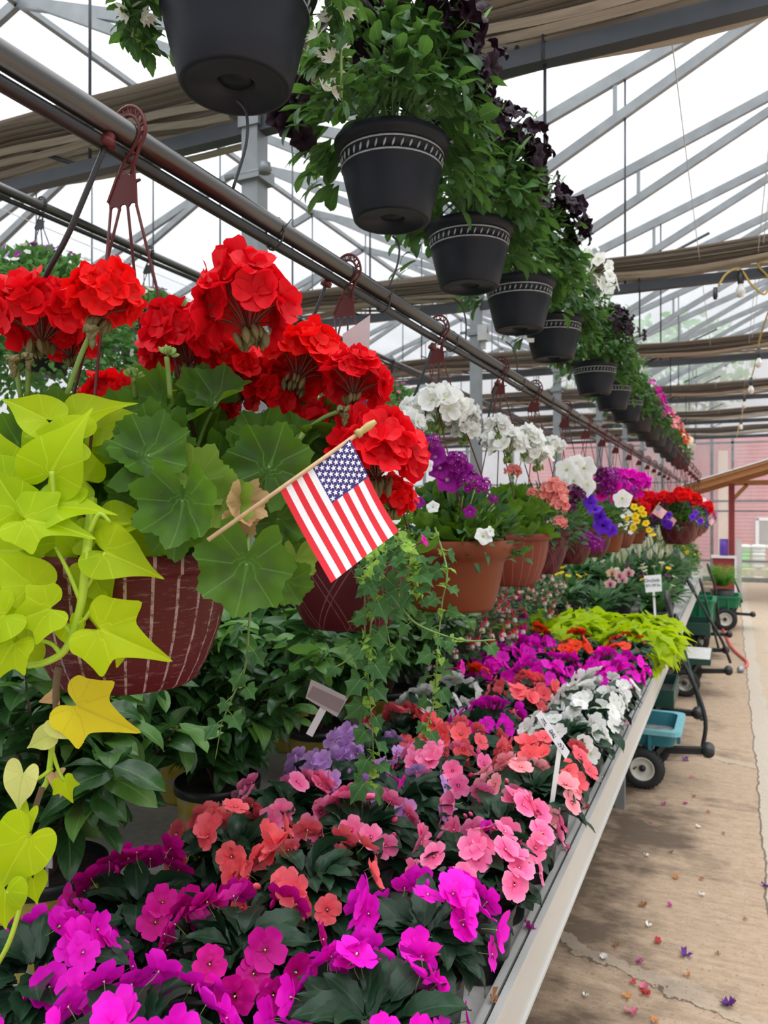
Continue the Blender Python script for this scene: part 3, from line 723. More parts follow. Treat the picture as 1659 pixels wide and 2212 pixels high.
def cart(name, label, x, y, kind, zr, zb, wd, ln, tubm, rimm, floorm, handle, hmat, wheel_r=.117, hubm=None, wheels=True):
    """x = end of the tub facing the aisle; the cart lies across the bench, its length running under it (towards -x); y = middle"""
    e = thing(name, label, 'cart', (x, y, 0))
    h = wd / 2
    if kind == 'tub':
        tp = .035
        def ring(x0, x1, y0, y1, z, rc=.05, k=5):
            P = []
            for cx, cy, a0 in ((x1 - rc, y1 - rc, 0), (x0 + rc, y1 - rc, 90), (x0 + rc, y0 + rc, 180), (x1 - rc, y0 + rc, 270)):
                for i in range(k): a = math.radians(a0 + 90 * i / (k - 1)); P.append((cx + rc * math.cos(a), cy + rc * math.sin(a), z))
            return P
        rings = [ring(-ln + tp, -tp, -h + tp, h - tp, zb), ring(-ln + .01, -.012, -h + .01, h - .01, zr - .028), ring(-ln - .012, .01, -h - .012, h + .012, zr - .026), ring(-ln - .012, .01, -h - .012, h + .012, zr), ring(-ln + .03, -.032, -h + .03, h - .03, zr), ring(-ln + tp + .02, -tp - .02, -h + tp + .02, h - tp - .02, zb + .02)]
        m = len(rings[0])
        def strip(a, bq, mi=0):
            bm.add(rings[a] + rings[bq], [np.array([[k, (k + 1) % m, m + (k + 1) % m, m + k] for k in range(m)])], None, mi, False)
        bm = MB(); strip(0, 1); strip(4, 5); bm.add(rings[0], [np.arange(m)[::-1]], None, 0, False)
        for yy in (-h * .45, h * .3): bm.box((-.012, yy, (zr + zb) / 2 - .01), (.02, .03, zr - zb - .03))
        for xx in (-.16, -.28): bm.box((xx, -h + .012, (zr + zb) / 2 - .02), (.02, .03, zr - zb))
        t = bm.build('tub', tubm, e)
        bm = MB(); strip(1, 2); strip(2, 3); strip(3, 4); bm.build('tub_rim', rimm, t)
        bm = MB(); bm.add(rings[5], [np.arange(m)], None, 0, False); bm.build('tub_floor', floorm, t)
    else:
        bm = MB(); bm.box((-ln / 2, 0, zr - .012), (ln, wd, .022)); bm.build('bed_board', floorm, e)
        bm = MB()
        for yy in (-h, h): bm.box((-ln / 2, yy, zr - .03 + (.04 if kind == 'tray' else 0)), (ln, .014, .05 if kind != 'tray' else .12))
        for xx in (-ln, 0): bm.box((xx, 0, zr - .03 + (.04 if kind == 'tray' else 0)), (.014, wd, .05 if kind != 'tray' else .12))
        bm.build('bed_frame', tubm, e)
    wr = wheel_r
    bm = MB(); bm.box((-ln / 2, 0, max(zb, wr) - .03), (ln * .9, .1, .03)); bm.box((-.2, 0, wr), (.03, wd * .9, .025)); bm.box((-ln + .2, 0, wr), (.03, wd * .9, .025))
    bm.bar((-.15, 0, wr + .05), (.13, 0, .195), .05, .035); bm.bar((-.3, -h * .6, zb - .01), (-.2, -h * .9, wr), .03, .03); bm.bar((-.1, -h * .6, zb - .01), (-.2, -h * .9, wr), .03, .03); bm.build('chassis', BLACKP, e)
    if wheels:
        for xx in (-.2, -ln + .2):
            for sy in (-1, 1): cart_wheel(e, xx, sy * h * .93, wr, wr, hubm=hubm)
    # pulling handle: pivot block, bar, grip
    bm = MB(); bm.lathe([(0, -.06), (.028, -.06), (.036, -.045), (.036, .045), (.028, .06), (0, .06)], 16, (.145, 0, .2), np.array([[1, 0, 0], [0, 0, 1], [0, -1, 0]])); bm.build('handle_pivot', BLACKP, e)
    o = Vector((x, y, 0))
    P = [Vector(p) - o for p in handle]
    bm = MB(); bm.tube(catmull(P, 4), .013, 8); hb = bm.build('handle', hmat, e)
    d = (P[-1] - P[-2]).normalized(); s = Vector((0, 1, 0)); q = P[-1]
    bm = MB(); bm.tube(catmull([q, q + d * .05 + s * .055, q + d * .12 + s * .06, q + d * .155, q + d * .12 - s * .06, q + d * .05 - s * .055, q], 4), .014, 8); bm.build('grip', BLACKP, hb)
    return e
cart('garden_cart', 'teal plastic tub cart with cream wheels parked under the bench edge', -.27, 4.88, 'tub', .345, .245, .48, .9, TEAL, TEALR, DIRTY, [W(1517, 1620, 4.75), W(1524, 1556, 4.75), W(1500, 1480, 4.8), W(1462, 1400, 4.85), W(1449, 1330, 4.9)], BLACKP)
cart('garden_cart', 'dark green flat tray cart just behind the teal tub cart', -.36, 5.75, 'tray', .33, .27, .55, .95, DKGREEN, DKGREEN, plain('dark_mesh', (.06, .07, .065), .7, var=.4, scale=60), [W(1516, 1556, 5.7), W(1505, 1500, 5.7), W(1485, 1430, 5.75), W(1470, 1372, 5.8)], DKGREEN, .14)
cart('garden_cart', 'low cart with pale grey board bed and black tyres', -.17, 7.4, 'flat', .34, .28, .6, 1.0, DKGREEN, DKGREEN, GREYB, [W(1578, 1432, 7.3), W(1560, 1385, 7.3), W(1528, 1330, 7.3), W(1503, 1285, 7.3)], BLACKP, .12, plain('wheel_grey', (.35, .34, .3), .4, .5))
cart('garden_cart', 'dark green slatted cart between the grey board cart and the green tub cart', -.2, 8.5, 'tray', .42, .34, .5, .95, DKGREEN, DKGREEN, DKGREEN, [W(1552, 1400, 8.5), W(1538, 1345, 8.5), W(1520, 1280, 8.5)], DKGREEN, .13)
cart('garden_cart', 'bright green plastic tub cart tipped with raised rim, behind the slatted cart', -.17, 9.6, 'tub', .605, .34, .55, .95, GREENP, GREENP, GREENP, [W(1556, 1352, 9.4), W(1549, 1310, 9.3), W(1545, 1270, 9.3), W(1537, 1245, 9.3)], BLACKP, .14)
cart('garden_cart', 'farthest green tub cart carrying a feathery fern', .12, 11.6, 'tub', .46, .3, .6, .95, GREENP, GREENP, GREENP, [W(1603, 1302, 11.2), W(1597, 1280, 11.2), W(1590, 1262, 11.2)], BLACKP, .15)

# red hose on the floor
RHOSE = plain('red_hose', (.62, .09, .08), .4, var=.1)
def F(px, py, z=.015):
    zc = (EYE - z) * FPX / (py - CY); return W(px, py, zc)
e = thing('garden_hose', 'red garden hose snaking across the floor with a grey end fitting', 'hose', (0, 0, 0))
pp = [F(1535, 1340), F(1556, 1352), F(1569, 1376), F(1580, 1398), F(1598, 1416), F(1612, 1428), F(1613, 1437), F(1604, 1444)]
b = MB(); b.tube(catmull(pp, 6), .016, 10); b.build('hose_line', RHOSE, e)
q = F(1600, 1446, .03); b = MB(); R = frame(np.array(pp[-1] - pp[-2]), (0, 0, 1)); R = np.stack([R[:, 1], R[:, 2], R[:, 0]], 1)
b.lathe([(0, -.04), (.03, -.04), (.033, -.02), (.033, .02), (.022, .03), (.02, .05), (0, .05)], 16, tuple(q), R); b.build('end_fitting', plain('fitting_grey', (.33, .36, .38), .4, .4), e)

# ================================================================== light string over the aisle
CORD = plain('yellow_cord', (.5, .34, .06), .5)
BULB = None
m, nt, out = mat('clear_bulb'); g = N(nt, 'BsdfPrincipled', i_Roughness=.15); g.inputs['Base Color'].default_value = (.8, .78, .74, 1); g.inputs['Transmission Weight'].default_value = .3; L(nt, g.outputs[0], out.inputs[0]); BULB = m
e = thing('light_string', 'yellow cord of bare light bulbs sagging along the trusses above the aisle', 'light string', (0, 0, 0))
X = .1
b = MB(); pts = [(X - .18, 5.6, 3.12), (X - .13, 5.62, 3.2), (X - .05, 5.65, 3.23), (X + .02, 5.66, 3.12), (X + .1, 5.68, 3.05), (X + .13, 5.7, 3.15), (X + .06, 5.7, 3.26), (X + .16, 5.72, 3.28), (X + .2, 5.74, 3.2), (X + .12, 7.2, 3.08), (X + .14, 8.75, 3.2), (X + .08, 10.2, 3.08), (X + .06, 11.8, 3.22), (X + .05, 13.3, 3.1), (X + .04, 14.9, 3.25), (X, 17.9, 3.2)]
b.tube(catmull(pts, 6), .007, 7); b.build('cord', CORD, e)
for (x, y, z) in ((X - .045, 5.66, 3.2), (X + .13, 7.9, 3.1), (X + .1, 9.6, 3.1), (X + .06, 11.7, 3.2), (X + .05, 14.7, 3.2)):
    b = MB(); b.lathe([(0, .02), (.018, .02), (.02, -.06), (.016, -.07), (0, -.07)], 12, (x, y, z)); s = b.build('socket', BLACKP, e)
    b = MB(); b.lathe([(.012, -.06), (.016, -.08), (.03, -.11), (.031, -.13), (.02, -.155), (0, -.163)], 16, (x, y, z)); b.build('bulb', BULB, s)
b = MB(); b.lathe([(0, .03), (.012, .03), (.016, -.03), (.01, -.05), (0, -.05)], 10, (X - .2, 5.6, 3.08)); b.build('plug', BLACKP, e)

# ================================================================== fallen petals on the floor
PETC = {'pink': (.75, .2, .3), 'magenta': (.5, .03, .3), 'white': (.8, .76, .7), 'purple': (.13, .03, .22), 'brown': (.3, .13, .05), 'red': (.5, .04, .05), 'orange': (.6, .25, .08)}
PETM = {k: petalmat('fallen_' + k, v, trans=.15) for k, v in PETC.items()}
T = [petal_flower(3 + i % 3, ruffle=.25, cup=.5, seed=90 + i, irregular=.5, nps=7) for i in range(4)]
PP = {(k, i): Proto(MB().put(T[i]), 'petal_scrap', PETM[k]) for k in PETC for i in range(4)}
spots = [(1495, 1678, 'pink', 1), (1508, 1786, 'white', .8), (1407, 1776, 'pink', .7), (1397, 1848, 'white', .9), (1459, 1895, 'orange', .9), (1516, 1933, 'white', 1), (1390, 1955, 'brown', 1.4), (1420, 2033, 'red', 1), (1480, 2062, 'purple', 1.9), (1382, 2077, 'magenta', 1), (1305, 2068, 'white', 1),
         (1575, 2170, 'purple', 2), (1366, 2187, 'pink', 1.7), (1354, 2153, 'orange', 1.1), (1392, 2133, 'pink', 1.3), (1395, 2146, 'red', 1.5), (1484, 2106, 'orange', .9), (1655, 1914, 'purple', 1.7), (1400, 1998, 'white', .9), (1433, 1737, 'magenta', 1), (1480, 1735, 'magenta', .9), (1515, 1898, 'brown', .7), (1264, 2150, 'white', .8), (1367, 2123, 'red', .9), (1480, 1641, 'purple', 1.9), (1530, 1754, 'red', .7),
         (1446, 1955, 'magenta', .7), (1562, 1800, 'brown', .6), (1413, 2203, 'orange', 1), (1330, 2042, 'brown', .9), (1550, 2060, 'brown', .7), (1610, 1985, 'brown', .6), (1450, 1840, 'brown', .8), (1500, 1720, 'red', .8)]
cnt = {}
near = {'pink': 'pink', 'magenta': 'magenta', 'white': 'white', 'purple': 'purple', 'brown': 'brown', 'red': 'red', 'orange': 'orange'}
for i, (px, py, c, sc) in enumerate(sorted(spots, key=lambda s: -s[1])):
    cnt[c] = cnt.get(c, 0) + 1
    o = part(PP[(c, i % 4)], None, F(px, py, .006), None, .0115 * sc + .004); o.name = 'fallen_petal'
    o.rotation_euler = (random.Random(i).uniform(-.3, .3), .2, i * 1.7)
    tag(o, 'fallen %s petal on the brown floor, %s %s one from the near end' % (c, ORD[cnt[c] - 1], c), 'petal', 'fallen petals on the floor')
for i, (y, c) in enumerate(((1.12, 'red'), (1.3, 'brown'), (1.55, 'magenta'), (1.95, 'pink'), (2.25, 'red'), (2.5, 'white'), (2.95, 'white'), (3.2, 'pink'))):
    o = part(PP[(c, i % 4)], None, (-.379, y, .747), None, .016); o.name = 'fallen_petal'; o.rotation_euler = (.7, .4, i)
    tag(o, 'withered %s petal caught on the bench lip, %s from the near end' % (c, ORD[i]), 'petal', 'petals on the bench lip')
# ================================================================== leaf and flower materials
G_IMP = leafmat('impatiens_leaf', (.008, .026, .014), (.018, .052, .022), rough=.36, trans=.1, vein=(.035, .08, .04), spec=.28)
G_GER = leafmat('geranium_leaf', (.03, .085, .01), (.085, .19, .018), rough=.5, trans=.28, tcol=(.2, .4, .015), kind='radial', vein=(.13, .28, .07), zone=(.045, .06, .028))
G_GERY = leafmat('geranium_leaf_light', (.15, .27, .035), (.25, .38, .05), rough=.55, trans=.35, kind='radial', vein=(.32, .42, .1))
G_LIME = leafmat('lime_leaf', (.3, .45, .002), (.48, .6, .004), rough=.45, trans=.42, tcol=(.62, .8, .004), kind='radial', vein=(.6, .7, .03), nsc=9)
G_YEL = leafmat('yellow_leaf', (.68, .53, .01), (.78, .64, .03), rough=.6, trans=.35, kind='radial', vein=(.5, .38, .04))
G_PALE = leafmat('pale_leaf', (.55, .6, .14), (.66, .66, .22), rough=.6, trans=.35, kind='radial', vein=(.4, .45, .08))
G_DEAD = leafmat('dead_leaf', (.5, .28, .12), (.68, .45, .24), rough=.8, trans=.3, kind='radial', vein=(.35, .18, .08))
G_PET = leafmat('petunia_leaf', (.025, .075, .024), (.055, .14, .04), rough=.5, trans=.25, tcol=(.16, .34, .05), vein=(.16, .28, .12))
G_PETN = leafmat('petunia_tip', (.11, .22, .08), (.2, .34, .13), rough=.6, trans=.32)
G_MIX = leafmat('mixed_leaf', (.035, .09, .035), (.075, .16, .06), rough=.6, trans=.25)
G_CIT = leafmat('citrus_leaf', (.016, .058, .018), (.042, .125, .026), rough=.28, trans=.2, vein=(.1, .2, .06), spec=.35)
G_CITL = leafmat('citrus_leaf_light', (.07, .19, .035), (.13, .29, .05), rough=.35, trans=.3, vein=(.2, .36, .1), spec=.5)  # lighter green for shoot tips; scattered ones among the dark paint in highlights
G_TOR = leafmat('torenia_leaf', (.07, .17, .05), (.14, .3, .08), rough=.5, trans=.3)
G_IVY = leafmat('creeper_leaf', (.03, .09, .03), (.075, .19, .05), rough=.55, trans=.3, kind='radial', vein=(.2, .36, .16))
G_IVYL = leafmat('creeper_calyx', (.2, .38, .06), (.34, .54, .1), rough=.5, trans=.4, kind='radial', vein=(.12, .28, .05))
G_FUCH = leafmat('fuchsia_leaf', (.03, .085, .04), (.07, .16, .055), rough=.45, trans=.22)
G_STRAP = leafmat('strap_leaf', (.03, .1, .035), (.08, .19, .06), rough=.35, trans=.2, vein=(.1, .22, .08))
G_FERN = leafmat('fern_leaf', (.06, .24, .02), (.12, .38, .04), rough=.5, trans=.35)
G_GREY = leafmat('grey_leaf', (.12, .19, .15), (.25, .33, .27), rough=.6, trans=.2)

P_RED = petalmat('petal_scarlet', (.78, .003, .006), edge=(.88, .006, .012), trans=.3, hj=.003)
P_COL = {
    'purple': petalmat('petal_magenta_purple', (.86, .003, .56), eye=(.5, .0, .28), edge=(.92, .012, .66), trans=.22),
    'crimson': petalmat('petal_crimson', (.52, .0, .2), eye=(.3, .0, .06), edge=(.66, .004, .3), trans=.22),
    'coral': petalmat('petal_coral', (.95, .1, .13), eye=(.5, .02, .05), edge=(.96, .18, .2), trans=.22),
    'pink': petalmat('petal_pink', (.95, .13, .34), eye=(.7, .03, .16), edge=(.96, .29, .5), trans=.22),
    'lavender': petalmat('petal_lavender', (.62, .3, .76), eye=(.5, .12, .55), edge=(.74, .44, .85), trans=.22),
    'salmon': petalmat('petal_light_pink', (.95, .28, .33), eye=(.75, .03, .06), edge=(.96, .44, .48), trans=.22),
    'white': petalmat('petal_white', (.86, .86, .82), eye=(.7, .75, .4), edge=(.92, .92, .9), trans=.38),
    'orange': petalmat('petal_red_orange', (.85, .045, .008), eye=(.5, .02, .0), edge=(.9, .07, .015), trans=.22),
}
P_BLACK = petalmat('petal_black', (.016, .006, .013), edge=(.028, .01, .022), trans=.1, rough=.65)
P_WHITE = P_COL['white']
P_VIOL = petalmat('petal_violet', (.13, .015, .55), eye=(.03, .0, .12), edge=(.2, .03, .68))
P_BURG = petalmat('petal_burgundy', (.09, .004, .06), edge=(.14, .008, .11), trans=.2)
P_PLUM = petalmat('petal_plum', (.27, .004, .24), eye=(.85, .7, .8), edge=(.34, .008, .3), eye_r=.14)
P_MAG = petalmat('petal_magenta', (.68, .004, .36), eye=(.25, .0, .15), edge=(.78, .01, .46))
P_PEACH = petalmat('petal_peach', (.92, .3, .25), edge=(.94, .42, .36))
P_YEL = petalmat('petal_yellow', (.85, .55, .01), eye=(.5, .25, .0), edge=(.9, .64, .02))
P_CREAM = petalmat('petal_cream', (.8, .74, .5), edge=(.85, .82, .66))
P_ORCH = petalmat('petal_orchid', (.85, .42, .48), eye=(.5, .03, .15), edge=(.9, .66, .6), eye_r=.3)
P_ORCHY = petalmat('petal_orchid_cream', (.85, .6, .4), eye=(.7, .2, .2), edge=(.88, .72, .5), eye_r=.3)
P_FRED = petalmat('petal_fuchsia_red', (.72, .015, .06), edge=(.8, .04, .1))
P_FPINK = petalmat('petal_fuchsia_pink', (.85, .3, .34), edge=(.9, .42, .46))
BUDM = plain('red_green_bud', (.15, .12, .035), .6, var=.45, scale=120)
BUDG = plain('green_bud', (.2, .32, .07), .6, var=.25, scale=120)
EYEM = plain('pale_stamen', (.75, .7, .45), .6)

IMPF = [petal_flower(5, .47, .455, .53, cup=.12 + .14 * (i % 3), ruffle=.045, seed=i, irregular=.25 * (i % 2), nps=12, rings=(.5, .85, 1.0)) for i in range(4)]
FLORET = [petal_flower(5, .5, .48, .5, cup=.35, ruffle=.09, seed=20 + i, irregular=.6, nps=14, rings=(.45, .8, 1.0)) for i in range(5)]
SMALL = [petal_flower(5, .5, .4, .52, cup=.15, ruffle=.05, seed=40 + i, nps=6, rings=(1.0,)) for i in range(3)]
PETUN = [trumpet(i, 30) for i in range(3)]
PETUNR = [trumpet(5 + i, 30, lob=.13, ruf=.16, tube=.8) for i in range(3)]
TUBEF = trumpet(9, 20, lob=.16, ruf=.05, tube=2.6)

def impatiens_proto(c, i):
    b = MB(); b.put(IMPF[i], sc=1.0)
    b.lathe([(0, .1), (.035, .08), (.05, .02), (.03, -.05), (0, -.06)], 7, mi=1)
    b.tube([(0, 0, -.02), (.05, 0, -.35), (.2, 0, -.75)], .022, 5, 2)
    return Proto(b, 'flower', [P_COL[c], EYEM, STEMG])
IMP = {c: [impatiens_proto(c, i) for i in range(4)] for c in P_COL}
def bud_proto(c):
    b = MB(); b.put(DROP, np.diag([1.3, 1, -1]), sc=.7); return Proto(b, 'flower_bud', P_COL[c])
IMPB = {c: bud_proto(c) for c in P_COL}

def flower_proto(T, m, back=None, backm=None, name='flower', stem=True):
    b = MB(); b.put(T)
    if stem: b.tube([(0, 0, -.5), (.03, 0, -.9), (.1, 0, -1.4)], .035, 5, 1)
    return Proto(b, name, [m, STEMG])
PET = {k: [flower_proto(t, m) for t in (PETUNR if k == 'black' else PETUN)] for k, m in (('black', P_BLACK), ('white', P_WHITE), ('violet', P_VIOL), ('magenta', P_MAG), ('plum', P_PLUM), ('pink', P_COL['pink']), ('yellow', P_YEL), ('cream', P_CREAM), ('burg', P_BURG), ('red', P_RED))}
def cluster(T, m, n, seed, polar=1.9, fs=.42, name='flower_head', buds=10, budm=None, flat=1.0):
    """rounded head of unit radius: florets on a dome, pedicels, hanging buds (sub-part mesh)"""
    rs = np.random.RandomState(seed); b = MB(); st = MB()
    for k in range(n):
        pol = math.acos(1 - (1 - math.cos(polar)) * (k + .5) / n) + rs.uniform(-.08, .08); az = k * 2.39996 + rs.uniform(-.25, .25)
        d = np.array([math.sin(pol) * math.cos(az), math.sin(pol) * math.sin(az), math.cos(pol)])
        nrm = unit(d + rs.normal(0, .22, 3)); R = frame(np.cross(nrm, rs.normal(0, 1, 3)), nrm)
        r = rs.uniform(.62, .86)
        b.put(T[k % len(T)], R, d * r * [1, 1, flat], fs * rs.uniform(.85, 1.12))
        st.tube([(0, 0, -.5), d * .3 + [0, 0, -.2], d * r * .92 * [1, 1, flat]], .017, 4, 0, False)
    for k in range(buds):
        az = k * 2.4; rr_ = rs.uniform(.08, .34)
        p = np.array([rr_ * math.cos(az), rr_ * math.sin(az), -.42 - rs.uniform(0, .12)])
        st.put(DROP, frame((1, 0, 0), (.5 * math.cos(az), .5 * math.sin(az), 1)) if k % 2 else None, p, rs.uniform(.24, .4), 1)
        st.tube([(0, 0, -.5), p * .9, p], .015, 4, 0, False)
    return Proto(b, name, [m]), Proto(st, 'bud_cluster', [STEMG if budm is BUDG else plain('red_pedicel', (.16, .05, .03), .6), budm or BUDM])
def clusters(m, n=24, seeds=(1, 2, 3), **k): return [cluster(FLORET if n > 6 else IMPF, m, n, s, **k) for s in seeds]
GH = {'red': clusters(P_RED, 26, (1, 2, 3, 4), polar=1.75, fs=.46, buds=16), 'white': clusters(P_WHITE, 20, (5, 6, 7), polar=1.6, buds=14, budm=BUDG),
      'peach': clusters(P_PEACH, 18, (8, 9), polar=1.8, buds=4, budm=BUDG), 'magenta': clusters(P_COL['purple'], 22, (11, 12), polar=1.7, buds=6, budm=BUDG), 'salmon': clusters(P_COL['salmon'], 20, (13,), buds=4, budm=BUDG)}
VH = {'plum': [cluster(SMALL, P_PLUM, 26, 15 + i, polar=1.7, fs=.26, buds=0) for i in range(2)], 'burg': [cluster(SMALL, P_BURG, 26, 18 + i, polar=1.8, fs=.28, buds=0) for i in range(2)]}
SM = {k: [flower_proto(t, m, stem=False) for t in SMALL] for k, m in (('white', P_WHITE), ('violet', P_VIOL), ('plum', P_PLUM), ('pink', P_COL['pink']), ('yellow', P_YEL), ('cream', P_CREAM), ('magenta', P_MAG), ('orange', P_COL['orange']), ('lav', P_COL['lavender']), ('red', P_RED))}
TR = flower_proto(TUBEF, P_MAG, stem=False)

# ================================================================== pots
def pot_mats():
    out = {}
    def base(name, fn):
        m, nt, o = mat(name); bs = N(nt, 'BsdfPrincipled', i_Roughness=.5); bs.inputs['Specular IOR Level'].default_value = .2
        col, h = fn(nt); L(nt, col, bs.inputs['Base Color'])
        if h is not None: bump(nt, h, bs, .5, .002)
        L(nt, bs.outputs[0], o.inputs[0]); out[name] = m
    def ribbed(nt):
        u, v = uvxy(nt)
        d = M_(nt, 'ABSOLUTE', M_(nt, 'SUBTRACT', M_(nt, 'FRACT', M_(nt, 'MULTIPLY', u, 26.0)), .5))
        n1 = noise(nt, 90, 4, rough=.7); br = noise(nt, 30, 5, stretch=(1, 1, 9), rough=.75)
        line = M_(nt, 'MULTIPLY', M_(nt, 'LESS_THAN', d, .062), ramp(nt, n1, [(.36, 0.0), (.52, .85)]))
        wash = ramp(nt, br, [(.56, 0.0), (.68, .42)])
        c = mixc(nt, M_(nt, 'MAXIMUM', line, wash), (.085, .009, .008), (.42, .3, .27))
        return c, M_(nt, 'MULTIPLY', M_(nt, 'LESS_THAN', d, .07), -1.0)
    def lattice(nt):
        u, v = uvxy(nt); f = None
        for s in (1, -1):
            t = M_(nt, 'FRACT', M_(nt, 'ADD', M_(nt, 'MULTIPLY', u, 9.0), M_(nt, 'MULTIPLY', v, 1.25 * s)))
            for c in (.42, .58):
                g = M_(nt, 'LESS_THAN', M_(nt, 'ABSOLUTE', M_(nt, 'SUBTRACT', t, c)), .017); f = g if f is None else M_(nt, 'MAXIMUM', f, g)
        n = noise(nt, 60, 3)
        f2 = M_(nt, 'MULTIPLY', f, M_(nt, 'LESS_THAN', v, .84))
        return mixc(nt, M_(nt, 'MULTIPLY', f2, ramp(nt, n, [(.3, .35), (.6, .75)])), (.075, .009, .012), (.25, .11, .105)), f2
    def terra(nt):
        n = noise(nt, 6, 4); return mixc(nt, n, (.15, .033, .011), (.2, .05, .016)), None
    def terrarib(nt):
        u, v = uvxy(nt)
        d = M_(nt, 'ABSOLUTE', M_(nt, 'SUBTRACT', M_(nt, 'FRACT', M_(nt, 'MULTIPLY', u, 24.0)), .5))
        f = M_(nt, 'MULTIPLY', M_(nt, 'LESS_THAN', d, .04), M_(nt, 'LESS_THAN', v, .85))
        return mixc(nt, M_(nt, 'MULTIPLY', f, .6), (.18, .04, .022), (.36, .14, .1)), f
    base('ribbed', ribbed); base('lattice', lattice); base('terra', terra); base('terrarib', terrarib); return out
PM = pot_mats()
BOWL = [(0, 0), (.092, 0), (.1, .006), (.116, .035), (.133, .08), (.143, .125), (.147, .16), (.149, .164), (.156, .166), (.157, .19), (.15, .191), (.146, .168), (0, .166)]
TERRA = [(0, 0), (.105, 0), (.11, .008), (.124, .06), (.138, .13), (.142, .142), (.158, .15), (.163, .19), (.157, .193), (.148, .17), (0, .168)]
POTS = {}
for k, prof in (('ribbed', BOWL), ('lattice', BOWL), ('terrarib', BOWL), ('terra', TERRA)):
    b = MB(); mis = [0] * (len(prof) - 2) + [1]
    b.lathe(prof, 56, mis=mis); POTS[k] = Proto(b, 'pot', [PM[k], SOIL])
CHAR = plain('charcoal_plastic', (.01, .0125, .0205), .5, spec=.3, var=.12, scale=20, stretch=(1, 1, 12))
SILV = plain('silver_wash', (.5, .51, .53), .45, .1, var=.3, scale=60)
BROWNB = plain('brown_black_plastic', (.02, .015, .015), .6, var=.2, scale=20, stretch=(1, 1, 12))
def black_pot(band=True):
    prof = [(0, .012), (.028, .012), (.03, .02), (.034, .02), (.036, .006), (.082, .006), (.084, 0), (.096, 0), (.1, .004), (.112, .05), (.1265, .11), (.13, .128), (.1325, .13), (.1325, .1345), (.1295, .136), (.133, .1595), (.1365, .161), (.1365, .1655), (.1345, .167), (.137, .176), (.148, .179), (.152, .2), (.147, .203), (.141, .182), (0, .18)]
    mis = [0] * (len(prof) - 1); mis[-1] = 1
    if band:
        for i in (11, 12, 14, 15, 16): mis[i] = 0
        for i in (12, 16): mis[i] = 2
    b = MB(); b.lathe(prof, 56, mis=mis)
    if band:
        for k in range(38):
            a = 2 * PI * k / 38
            P = [((.1302 + .0012 * t * 3) * math.cos(a + .05 * t), (.1302 + .0012 * t * 3) * math.sin(a + .05 * t), .1385 + .0185 * t) for t in (0, .25, .5, .75, 1)]
            b.tube(P, [.0008, .0024, .003, .0026, .0008], 5, 2)
    return Proto(b, 'pot', [CHAR if band else BROWNB, SOIL, SILV])
POTS['band'] = black_pot(); POTS['plainblack'] = black_pot(False)
b = MB(); b.lathe([(0, 0), (.052, 0), (.056, .004), (.066, .09), (.069, .118), (.0715, .119), (.0725, .123), (.071, .125), (.076, .138), (.073, .141), (.069, .125), (0, .124)], 40, mis=[0] * 10 + [1])
for k in range(9):
    a = 2 * PI * k / 9
    b.tube([((.0655 + .004 * math.sin(t)) * math.cos(a + .03 * t), (.0655 + .004 * math.sin(t)) * math.sin(a + .03 * t), .088 + .006 * math.cos(2 * t)) for t in np.linspace(0, 4.2, 9)], .0014, 4, 0)
POTS['bench'] = Proto(b, 'pot', [BLACKP, SOIL])
YPOT = None
def ypot_mat():
    m, nt, o = mat('lemon_sleeve'); bs = N(nt, 'BsdfPrincipled', i_Roughness=.4)
    u, v = uvxy(nt); n = noise(nt, 13, 3)
    c = mixc(nt, ramp(nt, n, [(.4, 0.0), (.56, 1.0)]), (.6, .42, .02), (.78, .62, .12))
    c = mixc(nt, M_(nt, 'MULTIPLY', M_(nt, 'GREATER_THAN', noise(nt, 24, 2), .6), .8), c, (.6, .58, .42))
    L(nt, c, bs.inputs['Base Color']); L(nt, bs.outputs[0], o.inputs[0]); return m
b = MB(); b.lathe([(0, 0), (.085, 0), (.088, .004), (.106, .165), (.1075, .166), (.112, .168), (.1135, .192), (.109, .194), (.105, .172), (0, .17)], 44, mis=[0, 0, 0, 1, 1, 1, 1, 1, 2]); POTS['lemon'] = Proto(b, 'pot', [ypot_mat(), BLACKP, SOIL])
b = MB(); b.lathe([(0, 0), (.09, 0), (.115, .17), (.12, .17), (.12, .19), (.112, .19), (.108, .168), (0, .166)], 36, mis=[0] * 6 + [1]); POTS['nursery'] = Proto(b, 'pot', [BLACKP, SOIL])

